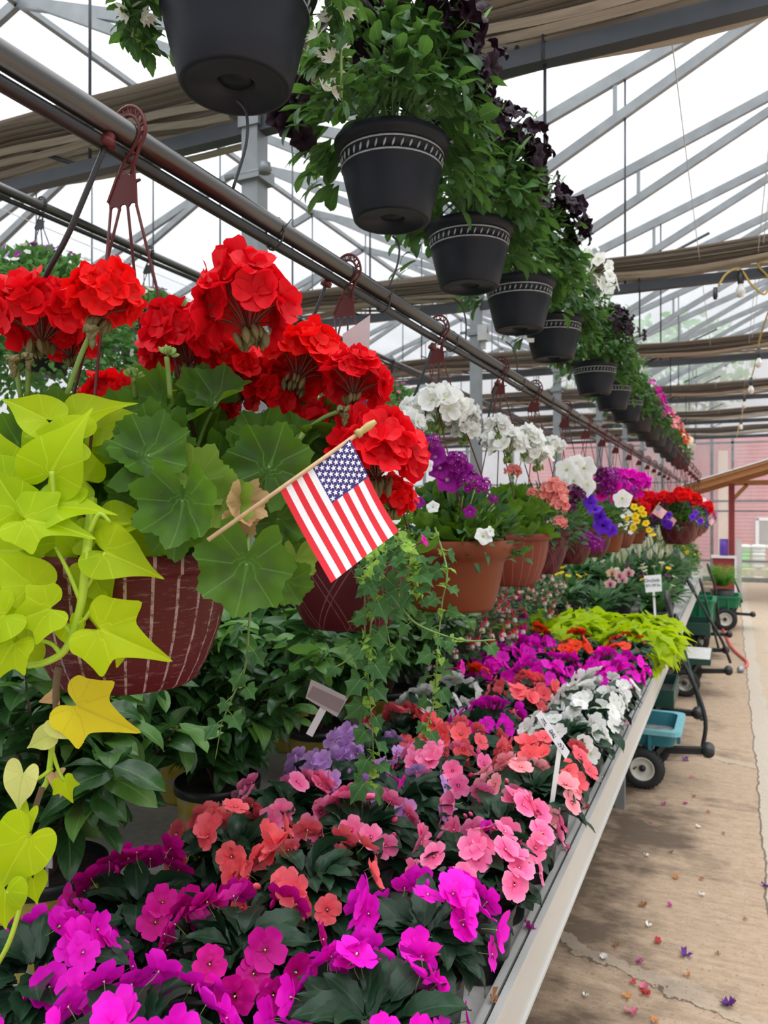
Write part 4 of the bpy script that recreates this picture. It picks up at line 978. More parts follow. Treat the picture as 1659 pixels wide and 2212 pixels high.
# ------------------------------------------------------------------ hanger: hook plate with lattice ring and four strands
def hanger_proto(m, nm):
    o, ea, eb = (0, 0, 0), (1, 0, 0), (0, 0, 1)
    b = MB()
    A = lambda r, d: (r * math.cos(math.radians(d)), r * math.sin(math.radians(d)))
    degs = list(range(165, -46, -15))
    outer = [A(.0335, d) for d in degs] + [(.016, -.045), (.006, -.072)]
    inner = [A(.0225, d) for d in degs[:-1]] + [(.008, -.03), (-.006, -.045), (-.014, -.062), (-.016, -.075)]
    b.tube([(x, 0, z) for x, z in outer], .0027, 6); b.tube([(x, 0, z) for x, z in inner], .0027, 6)
    for i in range(0, 13):
        p, q = outer[i], inner[i + (i % 2)]; b.bar((p[0], 0, p[1]), (q[0], 0, q[1]), .003, .0022)
    for i, (p, q) in enumerate((((.02, -.036), (-.003, -.041)), ((-.003, -.041), (.012, -.055)), ((.012, -.055), (-.013, -.06)), ((-.013, -.06), (.004, -.075)))): b.bar((p[0], 0, p[1]), (q[0], 0, q[1]), .003, .0022)
    plate = [(-.0165, -.066), (.005, -.074), (.008, -.055), (.0135, -.06), (.0145, -.083), (.024, -.0835), (.0235, -.0865), (.0165, -.0885), (.018, -.13), (.013, -.123), (.006, -.1225), (.0005, -.13), (-.005, -.1225), (-.012, -.1225), (-.017, -.13), (-.022, -.1235), (-.029, -.1235), (-.0345, -.131), (-.0345, -.119), (-.037, -.114)]
    b.poly(plate, .0028, (o, ea, eb))
    b.bar((-.0165, 0, -.066), (-.037, 0, -.114), .005, .004)
    for X in b.V: X[:, 2] = np.where(X[:, 2] < 0, X[:, 2] * .84, X[:, 2] * 1.2)
    return Proto(b, nm, m)
HOOK = hanger_proto(MAROONP, 'hook_plate'); HOOKB = hanger_proto(BLACKP, 'hook_plate')
def hang(e, org, x, y, z, rim_z, rim_r, hook=HOOK, m=MAROONP, rot=.6, base=(0, 0), r=.0022):
    """hook over a pipe at (x, y, z); strands to the rim of a pot centred at base, all in world units"""
    o = Vector(org)
    hp = part(hook, e, Vector((x, y, z)) - o)
    for k in range(4):
        a = rot + PI / 2 * k
        top = Vector((x + (-.033, -.015, .0, .0165)[(3, 2, 0, 1)[k] if False else (3, 2, 1, 0)[k]], y, z - .107))
        bot = Vector((base[0] + rim_r * math.cos(a), base[1] + rim_r * math.sin(a), rim_z))
        mid = top.lerp(bot, .45) + Vector((0, 0, -.012))
        b = MB(); b.tube([p - o for p in catmull([top, mid, bot], 5)], r, 6); b.build('strand', m, e)

# ================================================================== foliage makers
OV = [blade(6, .26, 'oval', .2, .7 + .25 * i, .2, cols=3, seed=i) for i in range(4)]
IMPL = [blade(12, .235, 'oval', .28, .7 + .3 * i, .15, serr=.07, cols=5, wave=.12, seed=i) for i in range(5)]
OBV = [blade(6, .25, 'obov', .15, .5 + .35 * i, .2, cols=5, wave=.06, seed=i) for i in range(4)]
NAR = [blade(5, .12, 'lance', .2, .5 + .3 * i, .3, cols=3, seed=i) for i in range(4)]
CITL_ = [blade(8, .22, 'oval', .28, .4 + .35 * i, .15, cols=5, wave=.1, seed=i, twist=.3) for i in range(5)]
STRAP = [blade(9, .13, 'long', .25, .9 + .4 * i, .5, cols=3, seed=i, wave=.06) for i in range(4)]
rnd0 = random.Random(8)
GERL = [radial(geranium_outline(rnd0), cup=.2 + .14 * (i % 3), wave=.1, freq=7, droop=.3 * (i % 2), crease=(0, .3, .12, .4, 0)[i], seed=i) for i in range(5)]
HRT = [radial((HEART, LOBED, ARROW)[i % 3], cup=-.1 - .1 * (i % 2), wave=.05, freq=3, droop=.18, crease=.22, seed=i) for i in range(6)]
IVYT = [radial(IVY, rings=(.5, 1.0), cup=-.1, wave=.1, freq=4, droop=.15, crease=.2, seed=i) for i in range(4)]
def rdir(rs, lo, hi):
    pol = rs.uniform(lo, hi); az = rs.uniform(0, 2 * PI)
    return np.array([math.sin(pol) * math.cos(az), math.sin(pol) * math.sin(az), math.cos(pol)]), pol, az
def leaf_out(b, Ts, rs, p, d, size, lift=.2, mi=0, jit=.3):
    dd = unit(d + np.array([0, 0, lift]) + rs.normal(0, jit, 3)); nn = unit(np.array([0, 0, 1.0]) + d * .5 + rs.normal(0, jit, 3))
    b.put(Ts[rs.randint(len(Ts))], frame(dd, nn), p, size, mi)
# ================================================================== impatiens on the bench
def imp_foliage(i, pm=1.66):
    rs = np.random.RandomState(100 + i); b = MB()
    for k in range(74):
        d, pol, az = rdir(rs, .15, pm)
        low = pol > 1.25
        p = np.array([0, 0, .15]) + d * np.array([.075, .075, .05]) * rs.uniform(.5, 1.0) + [0, 0, .02 if not low else 0]
        dd = unit([math.cos(az), math.sin(az), .55 - .6 * max(0, pol - .5) + rs.normal(0, .25)])
        b.put(IMPL[k % 5], frame(dd, [0.35 * math.cos(az), .35 * math.sin(az), 1] + rs.normal(0, .22, 3)), p, rs.uniform(.075, .112))
    for k in range(9):
        a = rs.uniform(0, 6.28); b.tube([(.02 * math.cos(a), .02 * math.sin(a), .12), (.05 * math.cos(a), .05 * math.sin(a), .17), (.085 * math.cos(a), .085 * math.sin(a), .2)], [.005, .004, .003], 5, 1)
    return Proto(b, 'foliage', [G_IMP, STEMG])
IMPFO = [imp_foliage(i) for i in range(6)]; IMPFF = [imp_foliage(i, 1.32) for i in range(3)]
CNAME = {'purple': 'bright magenta-purple', 'crimson': 'deep crimson-magenta', 'coral': 'coral', 'pink': 'rose pink', 'lavender': 'lavender', 'salmon': 'pale salmon-pink', 'white': 'white', 'orange': 'red-orange'}
SAMPLES = [(950, 1990, 'purple'), (1040, 2060, 'purple'), (330, 2080, 'purple'), (120, 1960, 'purple'), (620, 2110, 'purple'), (90, 2130, 'purple'), (740, 2180, 'purple'), (560, 2200, 'purple'), (200, 2200, 'purple'), (370, 1850, 'crimson'), (660, 1900, 'crimson'), (520, 1930, 'crimson'), (300, 1900, 'crimson'), (560, 1850, 'crimson'),
           (950, 1840, 'coral'), (840, 1840, 'coral'), (1080, 1890, 'coral'), (620, 1770, 'coral'), (720, 1790, 'coral'), (440, 1750, 'coral'), (530, 1740, 'coral'), (850, 1715, 'pink'), (1100, 1740, 'pink'), (680, 1690, 'pink'), (1000, 1770, 'pink'), (800, 1750, 'pink'), (1150, 1730, 'pink'), (980, 1690, 'lavender'), (890, 1640, 'lavender'), (640, 1640, 'lavender'), (760, 1640, 'lavender'),
           (1030, 1620, 'pink'), (930, 1600, 'pink'), (1060, 1570, 'coral'), (880, 1540, 'coral'), (1010, 1560, 'coral'), (1200, 1590, 'coral'), (1190, 1680, 'salmon'), (1230, 1690, 'salmon'), (1290, 1540, 'white'), (1340, 1510, 'white'), (880, 1500, 'white'), (1060, 1495, 'white'), (980, 1500, 'white'), (1090, 1535, 'purple'), (1340, 1450, 'purple'), (1230, 1440, 'purple'), (1120, 1440, 'purple'), (1180, 1450, 'purple'),
           (1180, 1480, 'lavender'), (1240, 1480, 'lavender'), (1225, 1380, 'orange'), (1395, 1405, 'orange'), (1000, 1440, 'orange'), (1110, 1475, 'coral'), (1150, 1410, 'purple'), (1300, 1420, 'purple'), (1060, 1430, 'purple'), (1270, 1500, 'white'), (1330, 1480, 'white'), (1370, 1520, 'white'), (830, 1490, 'white'), (1250, 1550, 'white'), (940, 1490, 'white')]
COLX = (-.462, -.695, -.93)
def imp_plant(x, y, c, label, seed, group):
    rs = np.random.RandomState(seed)
    e = thing('impatiens_plant', label, 'potted plant', (x, y, BZ + .001), rs.uniform(0, 6.28), group)
    part(POTS['bench'], e); part(IMPFF[seed % 3] if x > -.5 else IMPFO[seed % 6], e, None, None, rs.uniform(.9, 1.02))
    dist = math.hypot(x, y)
    n = {'purple': 27, 'crimson': 21, 'white': 24, 'orange': 8, 'lavender': 18}.get(c, 22)
    if seed == 55: n = 7
    # angle towards the camera in the plant's own frame, so that the lit and seen side carries its share of flowers
    for k in range(n):
        if k < 7:
            # a knot of flowers close together
            if k == 0: az0 = rs.uniform(0, 6.28)
            az = az0 + rs.normal(0, .45); pol = .55 + rs.normal(0, .22)
        else: pol = math.acos(1 - .85 * (k + .5) / n); az = k * 2.4 + rs.uniform(-.5, .5)
        d = np.array([math.sin(pol) * math.cos(az), math.sin(pol) * math.sin(az), math.cos(pol)])
        p = np.array([0, 0, .175]) + d * np.array([.132, .132, .095]) * rs.uniform(.9, 1.12)
        nrm = unit(d * np.array([1.1, 1.1, .5]) + [0, 0, .22] + rs.normal(0, .2, 3)); R = frame(np.cross(nrm, rs.normal(0, 1, 3)), nrm)
        part(IMP[c][rs.randint(4)], e, p, R, rs.uniform(.027, .034))
    for k in range(3):
        d, pol, az = rdir(rs, .3, 1.3); part(IMPB[c], e, np.array([0, 0, .17]) + d * [.12, .12, .08], frame(np.cross(d, [.1, .7, .2]), d), rs.uniform(.02, .03))
    return e
ROWN = ('row along the bench lip', 'second row from the lip', 'third row from the lip')
k = 0
for ci, x in enumerate(COLX):
    idx = 0
    for j in range(-3, 15):
        y = 1.19 + .235 * j + .06 * ci
        rs = np.random.RandomState(ci * 40 + j + 7)
        xx, yy = x + rs.uniform(-.012, .012) - (.03 * (ci > 0)), y + rs.uniform(-.02, .02)
        px, py, zc = proj((xx, yy, .96))
        if px < -160 or py > 2520: continue
        if yy > 4.2: continue
        c = min(SAMPLES, key=lambda s: (s[0] - px) ** 2 + (1.6 * (s[1] - py)) ** 2)[2]
        idx += 1
        imp_plant(xx, yy, c, '%s impatiens, %s pot from the near end, %s' % (CNAME[c], ORD[idx - 1], ROWN[ci]), k, 'impatiens pots on the bench')
        k += 1
# one more column at the near left corner of the bench
for j, (x, y, c) in enumerate(((-1.17, .52, 'purple'), (-1.19, .74, 'purple'), (-1.42, .6, 'purple'))):
    imp_plant(x, y, c, 'bright magenta-purple impatiens at the near left corner of the bench, %s of three' % ('nearest', 'middle', 'leftmost')[j], 70 + j, 'impatiens pots on the bench')

# ================================================================== citrus in lemon-printed pots
def citrus_foliage(i):
    rs = np.random.RandomState(300 + i); b = MB()
    tips = []
    for s in range(20):
        az = s * 2.4 + rs.uniform(-.4, .4); out = rs.uniform(.08, .27); top = rs.uniform(.2, .54)
        P = catmull([(0, 0, .16), (.3 * out * math.cos(az), .3 * out * math.sin(az), .16 + top * .4), (out * math.cos(az), out * math.sin(az), .16 + top * .75), (out * 1.35 * math.cos(az), out * 1.35 * math.sin(az), .16 + top)], 5)
        b.tube(P, np.linspace(.005, .0015, len(P)), 5, 2)
        for k in range(6, len(P)):
            for q in range(4):
                a2 = k * 2.4 + q * 2.1 + rs.uniform(-.4, .4); t = P[min(k + 1, len(P) - 1)] - P[k - 1]
                d = unit([math.cos(a2), math.sin(a2), rs.uniform(-.35, .5)])
                b.put(CITL_[rs.randint(5)], frame(d, np.array([0, 0, 1]) + rs.normal(0, .35, 3)), P[k] + rs.normal(0, .006, 3), rs.uniform(.075, .125), 1 if (k > len(P) - 4 and s % 3 == 0) or rs.rand() < .14 else 0)
    return Proto(b, 'foliage', [G_CIT, G_CITL, STEMB])
CITF = [citrus_foliage(i) for i in range(4)]
def leafy_plant(x, y, rot, fol, label, cat='potted plant', name='citrus_plant', pot='lemon', sc=1.0, group=None, tag_=False):
    e = thing(name, label, cat, (x, y, BZ + .001), rot, group)
    part(POTS[pot], e); part(fol, e, None, None, sc)
    if tag_:
        b = MB(); b.box((.05, -.05, .24), (.028, .002, .05)); b.bar((.05, -.05, .16), (.05, -.05, .22), .006, .0015); b.build('plant_tag', WHITEP, e)
    return e
CIT = [(-1.25, 1.12), (-1.24, 1.66), (-1.25, 2.22), (-1.26, 2.8), (-1.55, 1.38), (-1.56, 1.95), (-1.55, 2.52), (-1.58, 3.1), (-1.86, 1.1), (-1.87, 1.7), (-1.88, 2.26), (-1.86, 2.84), (-2.14, 1.45), (-2.15, 2.02), (-2.14, 2.6), (-2.12, 3.2)]
for i, (x, y) in enumerate(CIT):
    row, k = (('front', 'second', 'third', 'back')[i // 4], i % 4)
    leafy_plant(x, y, i * 1.9, CITF[i % 4], 'citrus shrub in a yellow lemon-printed pot, %s citrus row, %s from near end' % (row, ORD[k]), group='citrus in lemon pots', tag_=i in (0, 4), sc=(1.0, .9, 1.05, .95)[i % 4] * (1.0 if i < 4 else 1.12))

# ================================================================== fuchsias
def fuchsia_foliage(i):
    rs = np.random.RandomState(330 + i); b = MB()
    for k in range(520):
        d, pol, az = rdir(rs, 0, 1.75); r = rs.uniform(.55, 1) ** .6
        leaf_out(b, OV, rs, np.array([0, 0, .3]) + d * [.23, .23, .2] * r, d, rs.uniform(.03, .055), -.1)
    for k in range(12):
        az = k * 2.4; b.tube([(0, 0, .14), (.08 * math.cos(az), .08 * math.sin(az), .33), (.2 * math.cos(az), .2 * math.sin(az), .36)], .003, 5, 1)
    return Proto(b, 'foliage', [G_FUCH, STEMB])
FUF = [fuchsia_foliage(i) for i in range(3)]
def fuchsia_flower(sep, cor, i):
    b = MB(); b.lathe([(.05, 0), (.07, -.1), (.06, -.35), (.12, -.42)], 7)
    T = blade(4, .2, 'lance', .1, .9, .5, cols=3)
    for k in range(4): a = k * PI / 2; b.put(T, frame((math.cos(a), math.sin(a), -.35), (.4 * math.cos(a), .4 * math.sin(a), 1)), (0, 0, -.4), .5)
    b.lathe([(.05, -.4), (.2, -.5), (.24, -.7), (.2, -.82)], 8, mi=1)
    b.tube([(0, 0, 0), (.03, 0, .35), (.1, 0, .6)], .02, 4, 2); b.tube([(0, 0, -.7), (.02, 0, -1.1)], .015, 4)
    return Proto(b, 'flower', [sep, cor, STEMG])
FFL = {'redwhite': fuchsia_flower(P_FRED, P_WHITE, 0), 'pinkwhite': fuchsia_flower(P_FPINK, P_WHITE, 1), 'magenta': fuchsia_flower(P_FRED, P_MAG, 2)}
fd = [(-1.2, 3.15, 'redwhite'), (-1.18, 3.55, 'redwhite'), (-1.25, 4.0, 'magenta'), (-1.2, 4.5, 'redwhite'), (-1.6, 3.75, 'redwhite'), (-1.62, 4.3, 'pinkwhite'), (-1.25, 5.1, 'pinkwhite'), (-1.65, 4.9, 'pinkwhite'), (-1.95, 4.05, 'redwhite'), (-1.98, 4.7, 'pinkwhite')]
for i, (x, y, c) in enumerate(fd):
    nm = {'redwhite': 'red and white', 'pinkwhite': 'pink and white', 'magenta': 'magenta-red'}[c]
    e = leafy_plant(x, y, i * 1.3, FUF[i % 3], 'bushy fuchsia hung with %s drop flowers, %s fuchsia from the near end' % (nm, ORD[i]), name='fuchsia_plant', pot='nursery', group='fuchsias behind the impatiens', sc=1.05)
    rs = np.random.RandomState(350 + i)
    for k in range(95):
        d, pol, az = rdir(rs, .1, 1.85); a2 = rs.uniform(0, 6.28)
        p = np.array([0, 0, .33]) + d * [.26, .26, .22] * rs.uniform(.85, 1.08)
        part(FFL[c], e, p, frame((math.cos(a2), math.sin(a2), rs.normal(0, .2)), (rs.normal(0, .2), rs.normal(0, .2), 1)), rs.uniform(.045, .062))

# ================================================================== chartreuse sweet potato vines at the bench edge
def lime_foliage(i):
    rs = np.random.RandomState(380 + i); b = MB()
    for k in range(130):
        d, pol, az = rdir(rs, .1, 2.0)
        p = np.array([0, 0, .16]) + d * np.array([.2, .2, .1 if pol < 1.57 else .22]) * rs.uniform(.6, 1.05)
        dd = unit([math.cos(az), math.sin(az), -.1 - .5 * max(0, pol - .8) + rs.normal(0, .3)])
        b.put(HRT[k % 6], frame(dd, np.array([.4 * math.cos(az), .4 * math.sin(az), 1]) + rs.normal(0, .3, 3)), p, rs.uniform(.07, .115))
    for k in range(10):
        az = k * 2.4; b.tube([(0, 0, .13), (.12 * math.cos(az), .12 * math.sin(az), .2), (.2 * math.cos(az), .2 * math.sin(az), .1)], .004, 5, 1)
    return Proto(b, 'foliage', [G_LIME, STEML])
LMF = [lime_foliage(i) for i in range(3)]
for i, (x, y) in enumerate(((-.46, 4.38), (-.83, 4.5), (-.46, 4.78), (-.84, 4.92), (-1.12, 4.62))):
    leafy_plant(x, y, i * 2.0, LMF[i % 3], 'lime-yellow sweet potato vine spilling at the bench edge, %s from the near end of five' % ORD[i], name='sweet_potato_vine', pot='bench', group='lime sweet potato vines', sc=1.06)

# ================================================================== orchids, callas, peace lilies and leafy plants farther along
def strap_foliage(i, n=46, h=.3, sp=.2, mt=None, ln=(.2, .32)):
    rs = np.random.RandomState(400 + i); b = MB()
    for k in range(n):
        az = k * 2.4 + rs.uniform(-.3, .3); up = rs.uniform(.5, 2.0)
        b.put(STRAP[rs.randint(4)], frame((math.cos(az), math.sin(az), up), (-math.cos(az) * up * .6, -math.sin(az) * up * .6, 1)), (.03 * math.cos(az), .03 * math.sin(az), .15), rs.uniform(*ln))
    return Proto(b, 'foliage', [mt or G_STRAP])
STF = [strap_foliage(i) for i in range(3)]
STL = [strap_foliage(5 + i, 60, ln=(.26, .4)) for i in range(2)]
sp = blade(7, .3, 'oval', .35, .35, .1, cols=5, seed=4)
b = MB(); b.put(sp, frame((0, 0, 1), (1, 0, .2))); b.lathe([(0, .1), (.05, .12), (.05, .5), (0, .56)], 7, mi=1); b.tube([(0, 0, .1), (0, 0, -1.0)], .025, 5, 2)
LILY = Proto(b, 'flower', [petalmat('petal_lily', (.82, .84, .6), edge=(.86, .88, .74)), P_CREAM, STEMG])
b = MB(); b.put(trumpet(3, 18, lob=.0, ruf=.12, tube=1.6)); b.tube([(0, 0, -1.2), (.1, 0, -3.2)], .09, 5, 1)
CALLA = {k: Proto(MB().put(trumpet(3, 18, lob=.12, ruf=.14, tube=1.7)).tube([(0, 0, -1.3), (.1, 0, -4)], .1, 5, 1), 'flower', [m, STEMG]) for k, m in (('white', P_CREAM), ('yellow', P_YEL), ('dark', P_BURG))}
def orchid_T():
    b = MB()
    S = blade(5, .32, 'oval', .08, .25, .1, cols=5); 
    for a, s in ((90, 1.0), (212, .95), (328, .95)): r = math.radians(a); b.put(S, frame((math.cos(r), math.sin(r), 0), (0, 0, 1)), (0, 0, -.02), s)
    Pt = blade(6, .5, 'oval', .1, .25, .15, cols=5)
    for a in (15, 165): r = math.radians(a); b.put(Pt, frame((math.cos(r), math.sin(r), 0), (0, 0, 1)), (0, 0, .03), 1.0)
    V = b.V
    for X, U in zip(b.V, b.UV): U[:, 0] = np.linalg.norm(X[:, :2], axis=1)
    b.lathe([(0, .25), (.1, .2), (.16, .05), (.1, 0)], 8, (0, -.18, .05), mi=1)
    return b
ORC = {k: Proto(orchid_T(), 'flower', [m, P_BURG]) for k, m in (('pink', P_ORCH), ('cream', P_ORCHY))}
def facing(px, py, zc, tilt=0.0):
    to = np.array([0, 0, 1.6]) - np.array(W(px, py, zc)); n = unit(unit(to) + [0, 0, tilt]); return frame((CS, SN, 0), n)
def inv(e, p):
    q = Vector(p) - Vector(e.location); a = -e.rotation_euler.z
    return Vector((q.x * math.cos(a) - q.y * math.sin(a), q.x * math.sin(a) + q.y * math.cos(a), q.z))
for i, (x, y, fl, nm) in enumerate(((-.88, 5.75, [(1318, 1262, 'pink'), (1322, 1238, 'cream')], 'a pink and a cream flower on a tall stem'), (-.86, 6.05, [(1338, 1244, 'pink'), (1358, 1238, 'pink'), (1344, 1252, 'pink')], 'three pink flowers on one arching stem'))):
    e = leafy_plant(x, y, 0, STF[i], 'moth orchid with ' + nm, name='orchid_plant', pot='bench', sc=.9)
    zc = -x * SN + y * CS
    for (px, py, c) in fl: part(ORC[c], e, inv(e, W(px, py, zc - .05)), facing(px, py, zc), .048)
    px, py, c = fl[0]
    b = MB(); b.tube(catmull([(0, 0, .14), (.0, -.02, .35), inv(e, W(px, py + 4, zc - .03))] + [inv(e, W(q[0], q[1] + 3, zc - .03)) for q in fl[1:]], 5), .004, 6); b.build('flower_stem', STEMB, e)
cal = [(-.5, 5.85), (-.52, 6.3), (-.55, 6.75), (-.85, 6.5), (-1.15, 5.75), (-1.2, 6.3)]
for i, (x, y) in enumerate(cal):
    e = leafy_plant(x, y, i * 1.1, STF[i % 3], 'calla lily with %s funnel flowers, %s from the near end' % (('dark red and white', 'yellow and white', 'white', 'white and dark red', 'white and yellow', 'yellow')[i], ORD[i]), name='calla_plant', pot='nursery', group='calla lilies')
    rs = np.random.RandomState(420 + i); ks = (('dark', 'white'), ('yellow', 'white'), ('white', 'white'), ('white', 'dark'), ('white', 'yellow'), ('yellow', 'yellow'))[i]
    for k in range(6):
        az = rs.uniform(0, 6.28); n = unit([.5 * math.cos(az), .5 * math.sin(az), 1])
        part(CALLA[ks[k % 2]], e, (.13 * math.cos(az), .13 * math.sin(az), rs.uniform(.36, .5)), frame(np.cross(n, [.2, 1, .1]), n), .022)
pl = [(-.62, 7.2), (-.98, 7.1), (-.6, 7.75), (-.95, 7.7), (-1.3, 7.3), (-1.32, 7.9), (-.62, 8.3), (-.98, 8.3)]
for i, (x, y) in enumerate(pl):
    e = leafy_plant(x, y, i * .9, STL[i % 2], 'peace lily with upright creamy spathes above dark leaves, %s from the near end' % ORD[i], name='peace_lily', pot='nursery', group='peace lilies', sc=1.05)
    rs = np.random.RandomState(440 + i)
    for k in range(11):
        az = rs.uniform(0, 6.28); rr_ = rs.uniform(.03, .2); z = rs.uniform(.48, .78)
        a2 = rs.uniform(0, 6.28)
        part(LILY, e, (rr_ * math.cos(az), rr_ * math.sin(az), z - .06), frame((math.cos(a2) * .9, math.sin(a2) * .9, .15), (rr_ * math.cos(az), rr_ * math.sin(az), 1)), rs.uniform(.1, .145))
def bush(i, mt, T, n, R, H, size, name='foliage'):
    rs = np.random.RandomState(460 + i); b = MB()
    for k in range(n):
        d, pol, az = rdir(rs, 0, 1.7); r = rs.uniform(.4, 1) ** .5
        leaf_out(b, T, rs, np.array([0, 0, .18]) + d * [R, R, H] * r, d, rs.uniform(.7, 1.2) * size, .1)
    return Proto(b, name, [mt])
BU = [bush(0, G_MIX, OV, 420, .2, .24, .05), bush(1, G_PET, OV, 420, .21, .28, .055), bush(2, G_GREY, NAR, 520, .2, .26, .07), bush(3, G_TOR, OV, 420, .2, .34, .05), bush(4, G_CIT, OV, 380, .22, .34, .07)]
far = [(-1.6, 5.5, 4, 'pink'), (-1.65, 6.1, 1, 'pink'), (-1.62, 6.75, 4, 'pink'), (-2.0, 5.4, 3, 'magenta'), (-2.02, 6.1, 4, 'pink'), (-1.7, 7.4, 4, None), (-1.7, 8.1, 1, 'white'), (-2.05, 6.9, 1, 'pink'), (-2.05, 7.8, 3, None), (-1.4, 8.6, 4, None), (-.62, 8.9, 2, 'cream'), (-1.0, 8.9, 2, None), (-.6, 9.5, 3, 'yellow'), (-.95, 9.5, 2, 'cream'), (-.6, 10.1, 3, 'yellow'), (-.95, 10.1, 1, 'cream'), (-.6, 10.7, 1, 'yellow'), (-.95, 10.8, 3, None), (-.6, 11.3, 3, 'yellow'), (-1.4, 9.4, 1, None), (-1.4, 10.2, 4, 'pink'), (-1.4, 11, 1, None), (-1.8, 9, 4, None), (-1.8, 10, 1, 'white'), (-2.1, 8.7, 4, None), (-2.1, 9.7, 3, None), (-2.1, 5.0, 4, None), (-2.16, 3.75, 3, None), (-2.1, 4.4, 4, None)]
for i, (x, y, f, c) in enumerate(far):
    e = leafy_plant(x, y, i * 1.7, BU[f], '%s bush%s, far part of the bench, %s leafy bush there' % (('grey-green', 'mid green', 'silvery grey', 'bright green', 'dark green')[f], ' with %s flowers' % c if c else '', ORD[i] if i < 22 else 'one') if i < 22 else '%s bush%s at the back edge of the bench, %s there' % (('grey-green', 'mid green', 'silvery grey', 'bright green', 'dark green')[f], ' with %s flowers' % c if c else '', ORD[i - 22]), name='leafy_bush', pot='nursery', group='leafy bushes on the bench', sc=1.1)
    if c:
        rs = np.random.RandomState(480 + i)
        for k in range(16):
            d, pol, az = rdir(rs, 0, 1.3); part(SM[c][k % 3], e, np.array([0, 0, .2]) + d * [.22, .22, .28 * (1.3 if f in (3, 4) else 1)], frame(np.cross(d, [.3, .2, .7]), d), rs.uniform(.018, .03))
# fern heap on the farthest cart
b = MB(); rs = np.random.RandomState(5)
for k in range(150):
    az = k * 2.4; out = rs.uniform(.15, .42); hh = rs.uniform(.1, .34)
    P = catmull([(0, 0, 0), (.5 * out * math.cos(az), .5 * out * math.sin(az), hh), (out * math.cos(az), out * math.sin(az), hh * rs.uniform(.2, .9))], 6)
    for q in range(2, len(P)):
        for s in (-1, 1):
            t = unit(P[q] - P[q - 1]); sd = unit(np.cross(t, [0, 0, 1])) * s
            b.put(NAR[q % 4], frame(unit(sd + t * .5), (0, 0, 1)), P[q], .07 * (1.1 - q / len(P)))
e = thing('fern_plant', 'bright green feathery fern heaped on the farthest green cart', 'potted plant', (-.12, 11.6, .52)); b.build('foliage', G_FERN, e)
b = MB(); b.lathe([(0, -.2), (.12, -.2), (.16, .0), (.15, .0), (.11, -.18)], 24); b.build('pot', BLACKP, e)
# ================================================================== hanging baskets on the front pipe
def basket(label, y, style, rim_z, group='baskets on the front pipe', name='hanging_basket', x=RAILT, off=(0, 0), hook=HOOK, hm=MAROONP, rail_z=RAILZ, sc=1.0, rot=.6):
    e = thing(name, label, 'hanging basket', (x + off[0], y + off[1], rim_z - .19 * sc), 0, group)
    part(POTS[style], e, None, None, sc)
    hang(e, e.location, x, y, rail_z, rim_z - .005, .15 * sc, hook, hm, rot, (x + off[0], y + off[1]))
    return e
def stalk(head, e, p, end, r, mt=STEMG, droop=.02):
    """stalk as a sub-part of a flower head, from below the head to END (both in the thing's frame)"""
    M = head.matrix_local.inverted()
    a = Vector(p); c = Vector(end); m = a.lerp(c, .5) + Vector((0, 0, droop))
    b = MB(); b.tube([M @ Vector(q) for q in catmull([a, m, c], 5)], r / head_scale(head), 6); return b.build('flower_stalk', mt, head)
def head_scale(h): return h.matrix_local.to_scale()[0]
def head(e, key, px, py, zc, rpx, end=None, seed=0, tilt=None, hs=None, sr=.0042):
    rs = np.random.RandomState(seed + int(px)); H = hs or GH[key]
    fl, bd = H[rs.randint(len(H))]
    p = W(px, py, zc) - Vector(e.location); r = rpx * zc / FPX
    n = unit(np.array([0, 0, 1.0]) + rs.normal(0, .15, 3) + (0 if tilt is None else np.array(RGT) * tilt[0] - np.array(FWD) * tilt[1]))
    R = frame(np.cross(n, rs.normal(0, 1, 3)), n)
    h = part(fl, e, p, R, r)
    part(bd, h)
    if end is not None:
        q = W(*end) - Vector(e.location); stalk(h, e, p - Vector(R[:, 2]) * r * .45, q, sr)
    return h
def hleaf(b, T, px, py, zc, spx, ang, up=.25, right=0.0, tilt=0.0, mi=0, org=(0, 0, 0)):
    """one leaf: petiole point at a place, tip direction seen from the aisle"""
    a = math.radians(ang); d = np.array(RGT) * math.cos(a) + np.array(UPV) * math.sin(a) + np.array(FWD) * tilt
    n = -np.array(FWD) + np.array(UPV) * up + np.array(RGT) * right
    b.put(T, frame(d, n), np.array(W(px, py, zc)) - np.array(org), spx * zc / FPX, mi)

# ---- first basket: scarlet geraniums and lime sweet potato vine
e1 = basket('whitewashed ribbed dark red hanging basket of scarlet geraniums and lime sweet potato vine', BY[0], 'ribbed', 1.541, rot=.35)
O1 = np.array(e1.location)
gh = [(92, 692, 1.08, 92, (118, 870, 1.1)), (222, 652, 1.0, 76, (145, 850, 1.05)), (395, 748, 1.15, 88, (430, 900, 1.12)), (530, 668, 1.05, 104, (468, 815, 1.08)), (498, 806, 1.2, 76, (480, 930, 1.15)), (598, 860, 1.2, 72, (555, 950, 1.15)), (240, 868, 1.2, 58, (250, 960, 1.15)),
      (655, 788, 1.16, 78, (628, 900, 1.12)), (768, 825, 1.12, 70, (650, 935, 1.1)), (815, 985, 1.1, 98, (690, 1060, 1.1)), (700, 935, 1.2, 62, (650, 1010, 1.15)), (848, 1078, 1.16, 48, (760, 1120, 1.15)), (35, 700, 1.13, 40, (40, 860, 1.1)), (150, 745, 1.13, 55, (140, 860, 1.1)), (455, 880, 1.22, 55, None), (715, 780, 1.2, 40, None), (745, 1010, 1.17, 60, None)]
for i, (px, py, zc, r, end) in enumerate(gh): head(e1, 'red', px, py, zc, r * 1.07, end, seed=i)
